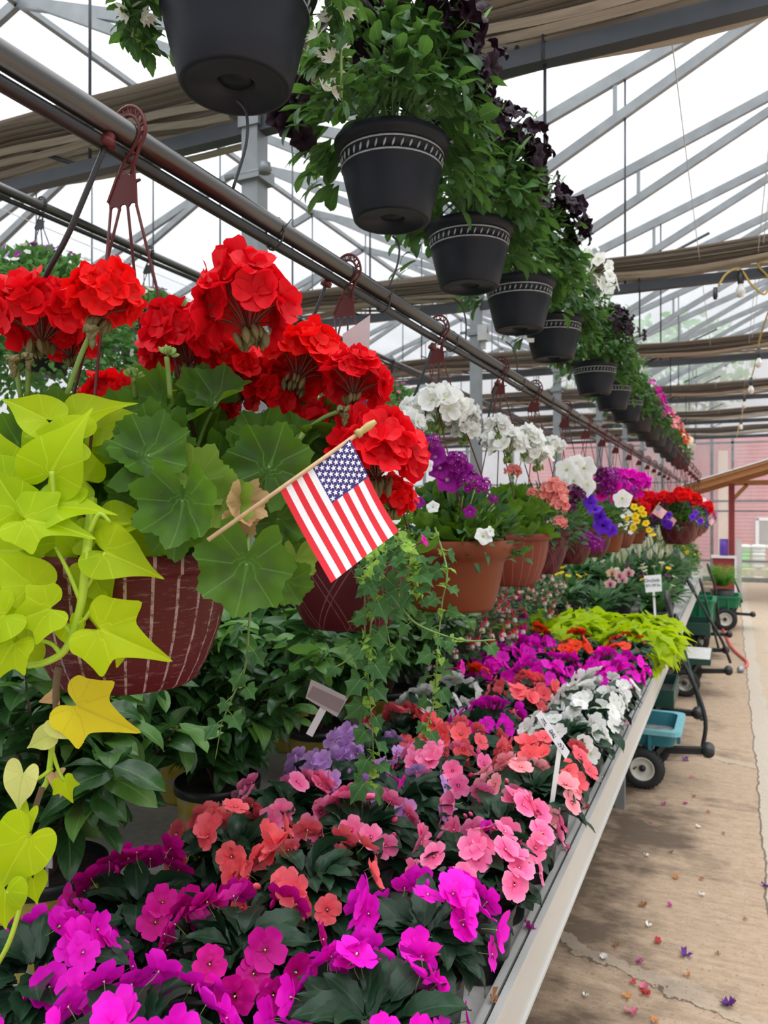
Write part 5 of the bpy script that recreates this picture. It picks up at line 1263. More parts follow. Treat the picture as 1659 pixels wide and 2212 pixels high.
for (px, py, zc, r) in ((30, 775, 1.02, 34), (62, 770, 1.02, 26), (360, 772, 1.0, 22), (288, 818, 1.05, 20), (745, 885, 1.08, 32), (200, 712, .97, 34), (395, 905, 1.1, 18)):
    rs = np.random.RandomState(int(px)); c = np.array(W(px, py, zc)) - O1; s = r * zc / FPX; b = MB(); green = px in (360, 288, 395)
    for k in range(18):
        d, pol, az = rdir(rs, 0, 2.4 if not green else 1.3); b.put(DROP, frame(np.cross(d, [.2, .5, .7]), -d if green else [d[0], d[1], abs(d[2]) + .3]), c + d * s * .45 * (1 if green else np.array([1, 1, -1])), s * .85, 0)
    en = {30: (45, 860), 62: (60, 855), 360: (368, 860), 288: (292, 860), 745: (655, 935), 200: (145, 850), 395: (400, 960)}[px]
    b.tube(catmull([c, (c + np.array(W(en[0], en[1], zc + .03)) - O1) / 2 + [0, 0, .005], np.array(W(en[0], en[1], zc + .03)) - O1], 4), .0035, 6, 1)
    b.build('bud_head', [BUDG if green else BUDM, STEMG], e1)
# geranium leaves
b = MB(); rs = np.random.RandomState(3)
HG = [(322, 985, 1.0, 108, 25, .55, .1), (330, 968, 1.03, 95, 150, .35, .3), (345, 868, 1.08, 78, 70, 1.4, 0), (470, 868, 1.08, 88, 35, 1.5, .2), (440, 850, 1.1, 70, 140, 1.3, 0), (583, 1008, 1.02, 102, 70, .35, .1), (560, 960, 1.1, 80, 120, .8, 0), (395, 1085, .96, 100, -95, .12, -.1), (380, 1130, .98, 85, -130, .15, 0),
      (533, 1222, .95, 112, -100, .15, .05), (600, 1125, 1.05, 68, -80, .1, .2), (640, 1165, 1.06, 62, -60, .2, .3), (470, 1010, 1.08, 75, -50, .5, 0), (500, 975, 1.12, 70, 30, .6, 0), (40, 960, 1.08, 72, 120, .8, 0), (75, 905, 1.12, 60, 100, 1.2, 0), (250, 930, 1.1, 80, 160, .8, 0), (430, 930, 1.12, 80, 60, .8, 0), (640, 960, 1.12, 70, 50, .9, 0), (680, 1000, 1.12, 60, 20, .5, 0), (565, 1080, 1.1, 60, -20, .3, 0), (620, 1260, 1.0, 55, -60, .3, .4), (300, 1085, 1.04, 70, -110, .3, -.2), (20, 1010, 1.1, 80, -120, .4, 0)]
for i, (px, py, zc, r, a, u, rt) in enumerate(HG): hleaf(b, GERL[i % 5], px, py, zc, r * .93, a, u, rt, 0, 0, O1)
for i, (px, py, zc, r, a, u) in enumerate([(420, 1040, 1.0, 82, -40, .3), (480, 1085, 1.0, 72, -75, .2), (455, 1120, 1.02, 80, -60, .15), (640, 1210, 1.04, 50, -90, .2)]): hleaf(b, GERL[(i + 1) % 5], px, py, zc, r * .9, a, u, .25, 0, 1, O1)
hleaf(b, GERL[2], 522, 1085, 1.0, 50, -85, .0, .8, 0, 2, O1); hleaf(b, GERL[4], 512, 1125, 1.0, 46, -100, .0, .9, .1, 2, O1)
for k in range(64):
    px, py, zc = rs.uniform(40, 700) if k < 46 else rs.uniform(150, 340), rs.uniform(900, 1180) if k < 46 else rs.uniform(930, 1080), rs.uniform(1.1, 1.3)
    if px > 560 and py > 1120: continue
    hleaf(b, GERL[k % 5], px, py, zc, rs.uniform(50, 85), rs.uniform(-180, 180), rs.uniform(.2, 1.3), rs.normal(0, .3), rs.normal(0, .3), 0, O1)
# petioles
for (x0, y0, x1, y1, z0, z1) in ((345, 868, 395, 985, 1.08, 1.1), (468, 868, 420, 990, 1.08, 1.1), (583, 1008, 548, 1085, 1.02, 1.08), (533, 1222, 540, 1130, .95, 1.06), (395, 1085, 400, 1010, .96, 1.08), (505, 1060, 520, 1000, 1.06, 1.12), (600, 1125, 560, 1080, 1.05, 1.1), (322, 985, 370, 1060, 1.0, 1.1), (640, 1165, 570, 1100, 1.06, 1.1)):
    a, c = np.array(W(x0, y0, z0)) - O1, np.array(W(x1, y1, z1)) - O1
    b.tube(catmull([a, (a + c) / 2 + [0, 0, .008], c], 4), .0032, 6, 3)
for P in ([(600, 1010), (545, 1080), (500, 1160)], [(690, 1030), (590, 1060), (540, 1110)], [(655, 935), (560, 1060), (530, 1110)]):
    b.tube(catmull([np.array(W(x, y, 1.08)) - O1 for x, y in P], 5), [.005] * 6 + [.007] * 5, 7, 3)
b.build('geranium_leaves', [G_GER, G_GERY, G_DEAD, STEMG], e1)
# lime vine
b = MB(); rs = np.random.RandomState(9)
HL = [(112, 1018, .96, 158, 62, .3, .1, 0), (98, 905, 1.0, 110, 150, .5, 0, 0), (170, 905, 1.02, 125, 25, .7, 0, 0), (225, 925, 1.05, 120, 20, .9, 0, 0), (105, 1098, .95, 135, 8, .9, 0, 3), (42, 1098, .95, 118, 125, .35, -.1, 0), (58, 1122, .93, 140, -8, .55, .1, 1), (228, 1193, .95, 132, -21, .35, .1, 0), (218, 1360, .93, 158, -22, .3, .1, 1), (106, 1316, .93, 122, 196, .3, 0, 1), (29, 1391, .93, 115, 235, .3, 0, 1), (68, 1262, .95, 120, 140, .3, 0, 0),
      (120, 1181, 1.0, 118, -95, .1, 0, 3), (275, 1185, 1.02, 138, -33, .25, 0, 2), (198, 1235, .97, 100, -62, .2, .2, 0), (182, 1160, .98, 95, 30, .8, 0, 3), (40, 1190, .97, 120, 175, .4, 0, 0), (60, 1300, .96, 110, 100, .4, 0, 0), (205, 1300, .97, 75, -80, .2, 0, 1), (150, 1350, .95, 70, -70, .3, 0, 0), (10, 1330, .93, 120, -150, .3, 0, 3), (265, 1385, .95, 60, -95, .0, .7, 5), (15, 1020, 1.0, 120, 110, .4, 0, 0), (240, 1130, 1.0, 110, 10, .7, 0, 3), (150, 1060, .97, 100, -140, .4, 0, 0), (165, 950, .98, 120, 170, .4, -.2, 0), (300, 870, 1.12, 90, 30, 1.2, 0, 0)]
for i, (px, py, zc, s, a, u, rt, t) in enumerate(HL): hleaf(b, HRT[t], px, py, zc, s, a, u, rt, -.1, 0, O1)
for k in range(44):
    px, py = rs.uniform(-120, 190), rs.uniform(950, 1420)
    hleaf(b, HRT[k % 6], px, py, rs.uniform(.97, 1.12), rs.uniform(75, 125), rs.uniform(-180, 180), rs.uniform(.1, .9), rs.normal(0, .3), rs.normal(0, .2), 0, O1)
def stem(P, r0, r1, mi, zc=.95):
    Q = catmull([np.array(W(p[0], p[1], p[2] if len(p) > 2 else zc)) - O1 for p in P], 5); b.tube(Q, np.linspace(r0, r1, len(Q)), 7, mi)
stem([(200, 1080, 1.0), (188, 1190), (178, 1290), (163, 1350), (140, 1405), (100, 1430), (60, 1438)], .0065, .004, 1)
for P in ([(178, 1280), (205, 1240), (228, 1193)], [(150, 1395), (185, 1375), (218, 1360)], [(155, 1370), (130, 1340), (106, 1316)], [(130, 1410), (110, 1390), (70, 1380)], [(175, 1300), (150, 1240), (120, 1181)], [(163, 1350), (185, 1335), (200, 1310)], [(112, 1018), (115, 1060), (120, 1110)], [(193, 1150), (215, 1110), (240, 1130)]): stem(P, .0035, .0022, 1)
# the bare trailing shoot below the pot
stem([(128, 1440, 1.0), (122, 1480, 1.0), (121, 1540, 1.0)], .0055, .0042, 2)
stem([(121, 1540, 1.0), (113, 1610, 1.0), (104, 1680, 1.0), (92, 1705, .99)], .0042, .0036, 1)
stem([(92, 1700, .99), (75, 1750, .98), (62, 1800, .97)], .004, .0034, 2)
stem([(62, 1800, .97), (58, 1860, .96), (45, 1950, .95), (20, 2035, .94), (-15, 2100, .94)], .0036, .003, 1)
for P in ([(113, 1660, 1.0), (80, 1682, .98), (50, 1672, .97)], [(121, 1548, 1.0), (145, 1535, 1.0), (165, 1527, .99)], [(112, 1620, 1.0), (125, 1660, 1.0), (140, 1690, .99)], [(45, 1950, .95), (28, 1945, .95), (15, 1925, .94)]): stem(P, .0028, .002, 1)
for (T, px, py, zc, s, a, u, rt, mi) in ((1, 168, 1525, .98, 140, -25, .2, .1, 3), (0, 128, 1560, .98, 68, -40, .3, .2, 4), (0, 104, 1590, .99, 60, 205, .1, -.6, 4), (0, 50, 1672, .96, 92, -105, .1, -.2, 4), (1, 138, 1690, .98, 52, -70, .1, .2, 0), (0, 62, 1755, .97, 72, 250, .2, -.5, 0), (0, 60, 1812, .95, 150, 237, .25, 0, 0), (3, 12, 1925, .94, 100, -95, .2, .2, 0), (0, 72, 1900, .96, 60, -80, .1, .5, 0), (2, 118, 1505, 1.0, 40, 200, .1, .4, 5), (0, 135, 1700, 1.0, 26, -95, 0, .7, 5), (2, 118, 1670, 1.0, 44, -85, 0, .8, 5)):
    hleaf(b, HRT[T], px, py, zc, s, a, u, rt, -.05, mi, O1)
b.build('vine_leaves', [G_LIME, STEML, STEMB, G_YEL, G_PALE, G_DEAD], e1)

# ---- second basket: lattice pot with creeping strands
e2 = basket('maroon lattice-patterned hanging basket trailing long green creeper strands', BY[1], 'lattice', 1.527, rot=.5)
O2 = np.array(e2.location)
b = MB(); rs = np.random.RandomState(12)
for k in range(40):
    d, pol, az = rdir(rs, .2, 1.9); p = np.array([0, 0, .2]) + d * [.19, .19, .14] * rs.uniform(.6, 1)
    leaf_out(b, GERL, rs, p, d, rs.uniform(.03, .05), .3)
b.build('geranium_leaves', [G_GER], e2)
for i, (px, py, zc, r) in enumerate(((700, 1000, 1.7, 45), (760, 960, 1.75, 45), (640, 1010, 1.7, 40))): head(e2, 'red', px, py, zc, r, None, seed=40 + i)
part(PET['plum'][0], e2, W(622, 1125, 1.5) - e2.location, facing(622, 1125, 1.5, .3), .036); part(PET['plum'][1], e2, W(690, 950, 1.65) - e2.location, facing(690, 950, 1.65, .6), .03)
b = MB()
def strand(P, zc, leafn, size, side=1, seed=0, r=.0024, O=O2, bb=None, fat=1.0):
    bb = bb or b; rs = np.random.RandomState(seed)
    Q = catmull([np.array(W(p[0], p[1], zc + (p[2] if len(p) > 2 else 0))) - O for p in P], 7); bb.tube(Q, np.linspace(r, r * .6, len(Q)), 6, 1)
    for k in range(leafn):
        i = min(int((k + .5) / leafn * len(Q)), len(Q) - 2); s = 1 if k % 2 else -1
        out = np.array(RGT) * s * rs.uniform(.5, 1) - np.array(FWD) * rs.uniform(-.3, .9) + np.array([0, 0, rs.uniform(-.9, .1)])
        q = Q[i] + unit(out) * .018
        bb.tube([Q[i], q], .0011, 4, 1, False)
        n = -np.array(FWD) * .8 + np.array([0, 0, .7]) + rs.normal(0, .4, 3)
        bb.put(IVYT[rs.randint(4)], frame(unit(out) + [0, 0, -.4], n), q, size * rs.uniform(.6, 1.15), 0)
        if rs.rand() < .6 * fat:
            for c in range(3):
                d = unit(rs.normal(0, 1, 3) + [0, 0, -.3]); bb.put(HRT[0], frame(d, np.array([0, 0, 1]) + rs.normal(0, .6, 3)), Q[i] + rs.normal(0, .006, 3), .018, 2)
strand([(850, 1150, .1), (822, 1230), (806, 1300), (798, 1400), (795, 1480), (803, 1560), (806, 1640), (798, 1710)], 1.55, 20, .044, seed=1, fat=1.3)
strand([(835, 1160, .1), (790, 1235), (788, 1300), (788, 1370), (790, 1395), (760, 1420), (728, 1440)], 1.56, 7, .03, seed=2)
strand([(870, 1150, .1), (890, 1215), (868, 1265), (862, 1295), (890, 1340), (945, 1368), (1010, 1384), (1070, 1382)], 1.56, 8, .026, seed=3, r=.003, fat=.3)
strand([(940, 1140, .15), (965, 1230), (955, 1300), (948, 1370), (942, 1440), (940, 1500), (925, 1560), (915, 1590)], 1.75, 17, .04, seed=4)
strand([(560, 1240, -.02), (540, 1330), (530, 1440), (500, 1510), (480, 1560)], 1.42, 9, .034, seed=5, fat=.5)
strand([(480, 1555), (472, 1600), (465, 1640)], 1.42, 0, .03, seed=6, r=.0012)
strand([(860, 1160, .1), (885, 1190), (895, 1240), (900, 1290)], 1.52, 14, .032, seed=7, fat=1.6)
strand([(840, 1180, .1), (825, 1240), (828, 1300), (835, 1360), (850, 1420)], 1.58, 9, .036, seed=8)
strand([(815, 1180, .05), (800, 1215), (790, 1250)], 1.5, 8, .022, seed=9, fat=1.4)
b.build('creeper_strands', [G_IVY, STEMG, G_IVYL], e2)
for (px, py, zc, d, s) in ((868, 1690, 1.52, (.8, -.35), .016), (1000, 1442, 1.72, (.9, .15), .017), (918, 1168, 1.5, (.75, .4), .012), ):
    n = np.array(RGT) * d[0] + np.array([0, 0, 1]) * d[1] - np.array(FWD) * .35; n = unit(n)
    part(TR, e2, W(px, py, zc) - e2.location, frame(np.cross(n, [.1, .2, 1]), n), s, name='trumpet_flower')

q = W(1050, 1782, 1.52); n = unit(np.array(RGT) * .3 - np.array([0, 0, 1]) * .8 + np.array(FWD) * .3)
o = part(TR, None, q, frame(np.cross(n, [.1, .9, .2]), -n), .014); o.name = 'fallen_trumpet_flower'; tag(o, 'fallen magenta trumpet flower caught among the pink impatiens leaves', 'flower')
# ---- foliage shared by the baskets farther along
def bfol(i, geran=0, mixed=0, R=.2, H=.17, skirt=1.75):
    rs = np.random.RandomState(500 + i); b = MB()
    for k in range(geran):
        d, pol, az = rdir(rs, .1, skirt); leaf_out(b, GERL, rs, np.array([0, 0, .19]) + d * [R, R, H] * rs.uniform(.5, 1), d, rs.uniform(.035, .06), .35, 0)
    for k in range(mixed):
        d, pol, az = rdir(rs, .1, skirt + .15); leaf_out(b, NAR if k % 3 else OV, rs, np.array([0, 0, .19]) + d * [R * 1.08, R * 1.08, H * 1.1] * rs.uniform(.5, 1), d, rs.uniform(.03, .055), .1, 1)
    for k in range(14):
        d, pol, az = rdir(rs, .2, 1.2); b.tube([(0, 0, .17), np.array([0, 0, .2]) + d * [R * .8, R * .8, H]], .0025, 5, 2)
    return Proto(b, 'foliage', [G_GER, G_MIX, STEMG])
BF = [bfol(0, 46, 60), bfol(1, 20, 300), bfol(2, 0, 420), bfol(3, 60, 0), bfol(4, 10, 360, skirt=2.0)]
def fl(e, P, px, py, zc, rpx, tilt=.3, jit=.3):
    rs = np.random.RandomState(int(px * 7 + py)); p = W(px, py, zc); n = unit(unit(np.array([0, 0, 1.6]) - np.array(p)) + [0, 0, tilt] + rs.normal(0, jit, 3))
    return part(P[rs.randint(len(P))], e, p - e.location, frame(np.cross(n, rs.normal(0, 1, 3)), n), rpx * zc / FPX)
def vh(e, key, px, py, zc, rpx): return head(e, key, px, py, zc, rpx, None, hs=VH[key], tilt=(0, .7))
e3 = basket('plain terracotta hanging basket of white geraniums and plum petunias', BY[2], 'terra', 1.515, off=(.05, .0), sc=1.08)
part(BF[1], e3); part(BF[0], e3)
for q in ((880, 925, 2.2, 42, (905, 990, 2.25)), (952, 888, 2.3, 62, (950, 985, 2.3)), (900, 890, 2.3, 40, (930, 985, 2.3)), (1005, 935, 2.35, 34, (990, 1000, 2.3)), (1000, 905, 2.35, 40, (980, 1000, 2.3)), (1075, 925, 2.4, 30, (1040, 1010, 2.35))): head(e3, 'white', *q, sr=.003)
for px, py, r in ((940, 985, 26), (985, 1000, 24), (1000, 1015, 22), (968, 1035, 30), (950, 1010, 26), (1015, 1105, 14), (905, 1085, 13)): fl(e3, PET['plum'], px, py, 2.12, r)
for px, py, r in ((985, 1000, 32), (1015, 1045, 36), (1042, 1050, 24), (930, 960, 26), (1065, 1080, 14)): vh(e3, 'plum', px, py, 2.12, r)
for px, py, r in ((1045, 1158, 20), (935, 1095, 14), (920, 1005, 16), (1060, 1148, 12), (893, 995, 18)): fl(e3, PET['white'], px, py, 2.1, r)
e4 = basket('light ribbed terracotta hanging basket of peach geraniums', BY[3], 'terrarib', 1.52, off=(.03, 0), sc=1.04)
part(BF[3], e4)
for q in ((1198, 1062, 2.75, 30, (1170, 1120, 2.85)), (1208, 1092, 2.7, 22, None), (1180, 1075, 2.75, 20, None), (1108, 1020, 2.75, 18, None), (1150, 1065, 2.75, 12, None), (1210, 1130, 2.7, 16, None)): head(e4, 'peach', *q, sr=.003, tilt=(.3, .3))
for q in ((1098, 965, 2.75, 44, (1100, 1050, 2.8)), (1135, 958, 2.8, 42, (1120, 1050, 2.8)), (1160, 990, 2.8, 34, (1130, 1050, 2.8)), (1065, 955, 2.8, 30, (1080, 1040, 2.8)), (1195, 965, 2.95, 26, (1180, 1040, 2.9))): head(e4, 'white', *q, sr=.0028)
e5 = basket('maroon lattice hanging basket of big white petunias over burgundy and violet flowers', BY[4], 'lattice', 1.515)
part(BF[2], e5); part(BF[4], e5)
for px, py, r in ((1222, 1015, 24), (1262, 1010, 25), (1266, 1046, 27), (1240, 1040, 22), (1215, 1040, 20), (1245, 1000, 18), (1345, 1078, 20)): fl(e5, PET['white'], px, py, 3.2, r)
for px, py, r in ((1232, 1062, 24), (1230, 1095, 20), (1250, 1070, 20)): vh(e5, 'burg', px, py, 3.2, r)
for px, py, r in ((1285, 1100, 16), (1275, 1085, 15), (1302, 1135, 20), (1320, 1145, 14), (1272, 1075, 12), (1295, 1115, 15)): fl(e5, PET['violet'], px, py, 3.3, r)
e6 = basket('maroon lattice hanging basket of magenta and burgundy flowers with a hanging plum cluster', BY[5], 'lattice', 1.515)
part(BF[2], e6); part(BF[4], e6, None, frame((0, 1, 0), (0, 0, 1)))
for px, py, r in ((1298, 1025, 22), (1320, 1030, 26), (1290, 1055, 22), (1315, 1060, 24), (1285, 1178, 26), (1270, 1165, 20), (1300, 1040, 20)): vh(e6, 'burg' if px < 1300 and py < 1100 else 'plum', px, py, 3.85, r)
for px, py, r in ((1310, 1045, 15), (1290, 1040, 15), (1330, 1050, 14), (1300, 1070, 14), (1325, 1075, 13)): fl(e6, PET['magenta'], px, py, 3.85, r)
e7 = basket('maroon lattice hanging basket of bright magenta geraniums', BY[6], 'lattice', 1.515)
part(BF[0], e7); part(BF[2], e7)
for q in ((1382, 1045, 4.5, 24, None), (1362, 1030, 4.5, 18, None), (1345, 1030, 4.6, 18, None), (1375, 1070, 4.5, 15, None), (1350, 1055, 4.4, 16, None)): head(e7, 'magenta', *q)
for px, py, r in ((1340, 1050, 22), (1360, 1062, 22), (1350, 1075, 18)): vh(e7, 'plum', px, py, 4.4, r)
e8 = basket('plain terracotta hanging basket of yellow flowers with small white ones', BY[7], 'terra', 1.515)
part(BF[4], e8); part(BF[2], e8)
for px, py, r in ((1370, 1095, 8), (1372, 1115, 9), (1390, 1110, 8), (1385, 1100, 8), (1368, 1140, 8), (1395, 1130, 8), (1402, 1145, 7), (1375, 1125, 8), (1352, 1120, 7), (1410, 1155, 7)): fl(e8, PET['yellow'], px, py, 5.0, r)
for px, py, r in ((1355, 1130, 6), (1350, 1140, 6), (1360, 1110, 7), (1345, 1115, 6), (1340, 1135, 6), (1362, 1150, 6)): fl(e8, SM['white'], px, py, 5.0, r)
rest = [('terrarib', 'red', ['white'], 'ribbed terracotta hanging basket of red geraniums'), ('terra', 'red', ['plum'], 'plain terracotta hanging basket of red geraniums and plum flowers'), ('lattice', 'red', ['violet'], 'maroon hanging basket of red geraniums and violet petunias'), ('lattice', 'magenta', ['violet'], 'maroon hanging basket of magenta geraniums and violet petunias'), ('terra', 'red', ['yellow'], 'terracotta hanging basket of red geraniums with yellow flowers'), ('lattice', 'salmon', ['white'], 'maroon hanging basket of pale pink geraniums'), ('terra', 'white', ['pink'], 'terracotta hanging basket of white geraniums and pink flowers'), ('lattice', 'magenta', ['pink'], 'maroon hanging basket of pink and magenta flowers')]
EB = []
for i, (st, hd, pt, lab) in enumerate(rest):
    y = BY[8 + i]
    e = basket(lab + ', %s of the far ones' % ORD[i], y, st, 1.515, rot=.4 + i); EB.append(e)
    part(BF[(0, 1, 4, 0)[i % 4]], e); part(BF[2], e)
    rs = np.random.RandomState(540 + i)
    for k in range(13):
        d, pol, az = rdir(rs, 0, 1.25); H = GH[hd][k % len(GH[hd])]; n = unit(d + [0, 0, .6])
        h = part(H[0], e, np.array([0, 0, .24]) + d * [.22, .22, .19], frame(np.cross(n, [.3, .2, .1]), n), rs.uniform(.045, .065))
    for k in range(16):
        d, pol, az = rdir(rs, .5, 1.7); part(PET[pt[0]][k % 3], e, np.array([0, 0, .19]) + d * [.23, .23, .17], frame(np.cross(d, [.3, .2, .9]), d), rs.uniform(.022, .034))

# a second short row of baskets nearer the aisle at the far end of the bench
b = MB(); b.tube([(-.42, 6.6, 2.12), (-.42, 12.4, 2.12)], .007, 8); tag(b.build('basket_rail', STEEL), 'thin steel rod carrying the short row of baskets at the aisle edge', 'pipe')
row2 = [(7.0, 'lattice', 'red', 'violet', 'red geraniums and violet petunias'), (7.75, 'terra', 'red', 'violet', 'violet petunias and red geraniums'), (8.5, 'lattice', 'red', 'white', 'red geraniums with white petunias'), (9.3, 'terra', 'white', 'pink', 'white geraniums and pink petunias'), (10.1, 'lattice', 'magenta', 'pink', 'magenta geraniums and pink petunias'), (10.9, 'terra', 'white', 'magenta', 'white geraniums and magenta petunias'), (11.7, 'lattice', 'magenta', 'magenta', 'magenta flowers')]
for i, (y, st, hd, pt, lab) in enumerate(row2):
    e = basket('hanging basket of %s, %s at the aisle edge' % (lab, ORD[i]), y, st, 1.515, x=-.42, rail_z=2.12, group='baskets at the aisle edge', rot=.3 + i)
    part(BF[(0, 1, 4)[i % 3]], e); part(BF[2], e)
    rs = np.random.RandomState(580 + i)
    for k in range(13):
        d, pol, az = rdir(rs, 0, 1.3); H = GH[hd][k % len(GH[hd])]; n = unit(d + [0, 0, .6])
        part(H[0], e, np.array([0, 0, .24]) + d * [.22, .22, .19], frame(np.cross(n, [.3, .2, .1]), n), rs.uniform(.045, .065))
    for k in range(22):
        d, pol, az = rdir(rs, .5, 1.8); part(PET[pt][k % 3], e, np.array([0, 0, .19]) + d * [.24, .24, .2], frame(np.cross(d, [.3, .2, .9]), d), rs.uniform(.026, .038))

# ================================================================== black pots hanging above, in a row over the pipe
UZ = 2.36
rail('pot_rail', RAILT, 2.83, .012, 'thin steel pipe hidden in the foliage carrying the upper row of black pots')
for k in range(5):
    y = 2.69 + 3.05 * k
    b = MB(); b.tube([(-.6, y, 3.26), (-.6, y, 2.85)], .006, 6); b.tube([(-.6, y, 2.86), (RAILT, y, 2.83)], .005, 6); b.tube([(-.6, y + .035, 3.25), (-.6, y + .03, 3.28), (-.6, y - .03, 3.28), (-.6, y - .035, 3.18)], .005, 6)
    tag(b.build('support_rod', STEEL), 'thin steel rod dropping from the %s truss to the upper pot row' % ORD[k], 'rod', 'support rods')
def pet_foliage(i, big=True):
    rs = np.random.RandomState(600 + i); b = MB()
    for k in range(520):
        d, pol, az = rdir(rs, .4, 2.05)
        side = abs(math.cos(az - TH))
        p = np.array([0, 0, .215]) + d * np.array([.245, .245, .34]) * rs.uniform(.7, 1.0)
        if pol > 1.35:
            p[:2] = d[:2] / np.linalg.norm(d[:2]) * rs.uniform(.16, .25)
            p[2] = .225 + rs.uniform(0, .06) - (rs.uniform(.0, .16) if side > .75 and rs.rand() < .6 else 0)
        dd = unit([math.cos(az), math.sin(az), (-.5 if side > .6 else -.15) + rs.normal(0, .35) + (.5 if pol < .9 else 0)])
        b.put(OBV[k % 4], frame(dd, np.array([.6 * math.cos(az), .6 * math.sin(az), 1]) + rs.normal(0, .3, 3)), p, rs.uniform(.06, .09))
    for s in range(40):
        d, pol, az = rdir(rs, .05, 1.25); top = np.array([0, 0, .22]) + d * [.28, .28, .42] * rs.uniform(.85, 1.1)
        P = catmull([(0, 0, .2), np.array([0, 0, .22]) + d * [.1, .1, .16], top], 6); b.tube(P, np.linspace(.0032, .0016, len(P)), 5, 1)
        for k in range(4, len(P)):
            for q in range(3):
                a = k * 2.4 + q * 2.09; dd = unit([math.cos(a), math.sin(a), .55]); b.put(NAR[q], frame(dd, (-math.cos(a) * .4, -math.sin(a) * .4, 1)), P[k], rs.uniform(.03, .055), 1)
    return Proto(b, 'foliage', [G_PET, G_PETN])
PF = [pet_foliage(i) for i in range(3)]
upper = [(1.37, 'band', None), (2.0, 'band', 'black'), (2.59, 'band', 'black'), (3.2, 'band', 'black'), (3.81, 'band', 'white'), (4.96, 'band', 'black'), (5.7, 'band', 'smallwhite'), (6.44, 'band', 'smallwhite'), (7.3, 'plainblack', 'magenta'), (8.16, 'plainblack', 'magenta'), (8.9, 'plainblack', 'pink'), (9.8, 'plainblack', 'pink'), (10.7, 'plainblack', 'redimp'), (11.6, 'plainblack', 'redimp'), (12.6, 'plainblack', 'cream'), (13.6, 'plainblack', 'cream')]
UN = {None: 'white fan flowers over toothed leaves', 'black': 'near-black petunias', 'white': 'white petunias', 'smallwhite': 'tiny white flowers', 'magenta': 'magenta petunias', 'pink': 'light pink impatiens', 'redimp': 'red-orange impatiens', 'cream': 'pale cream flowers'}
UN[None] = 'white fan flowers'
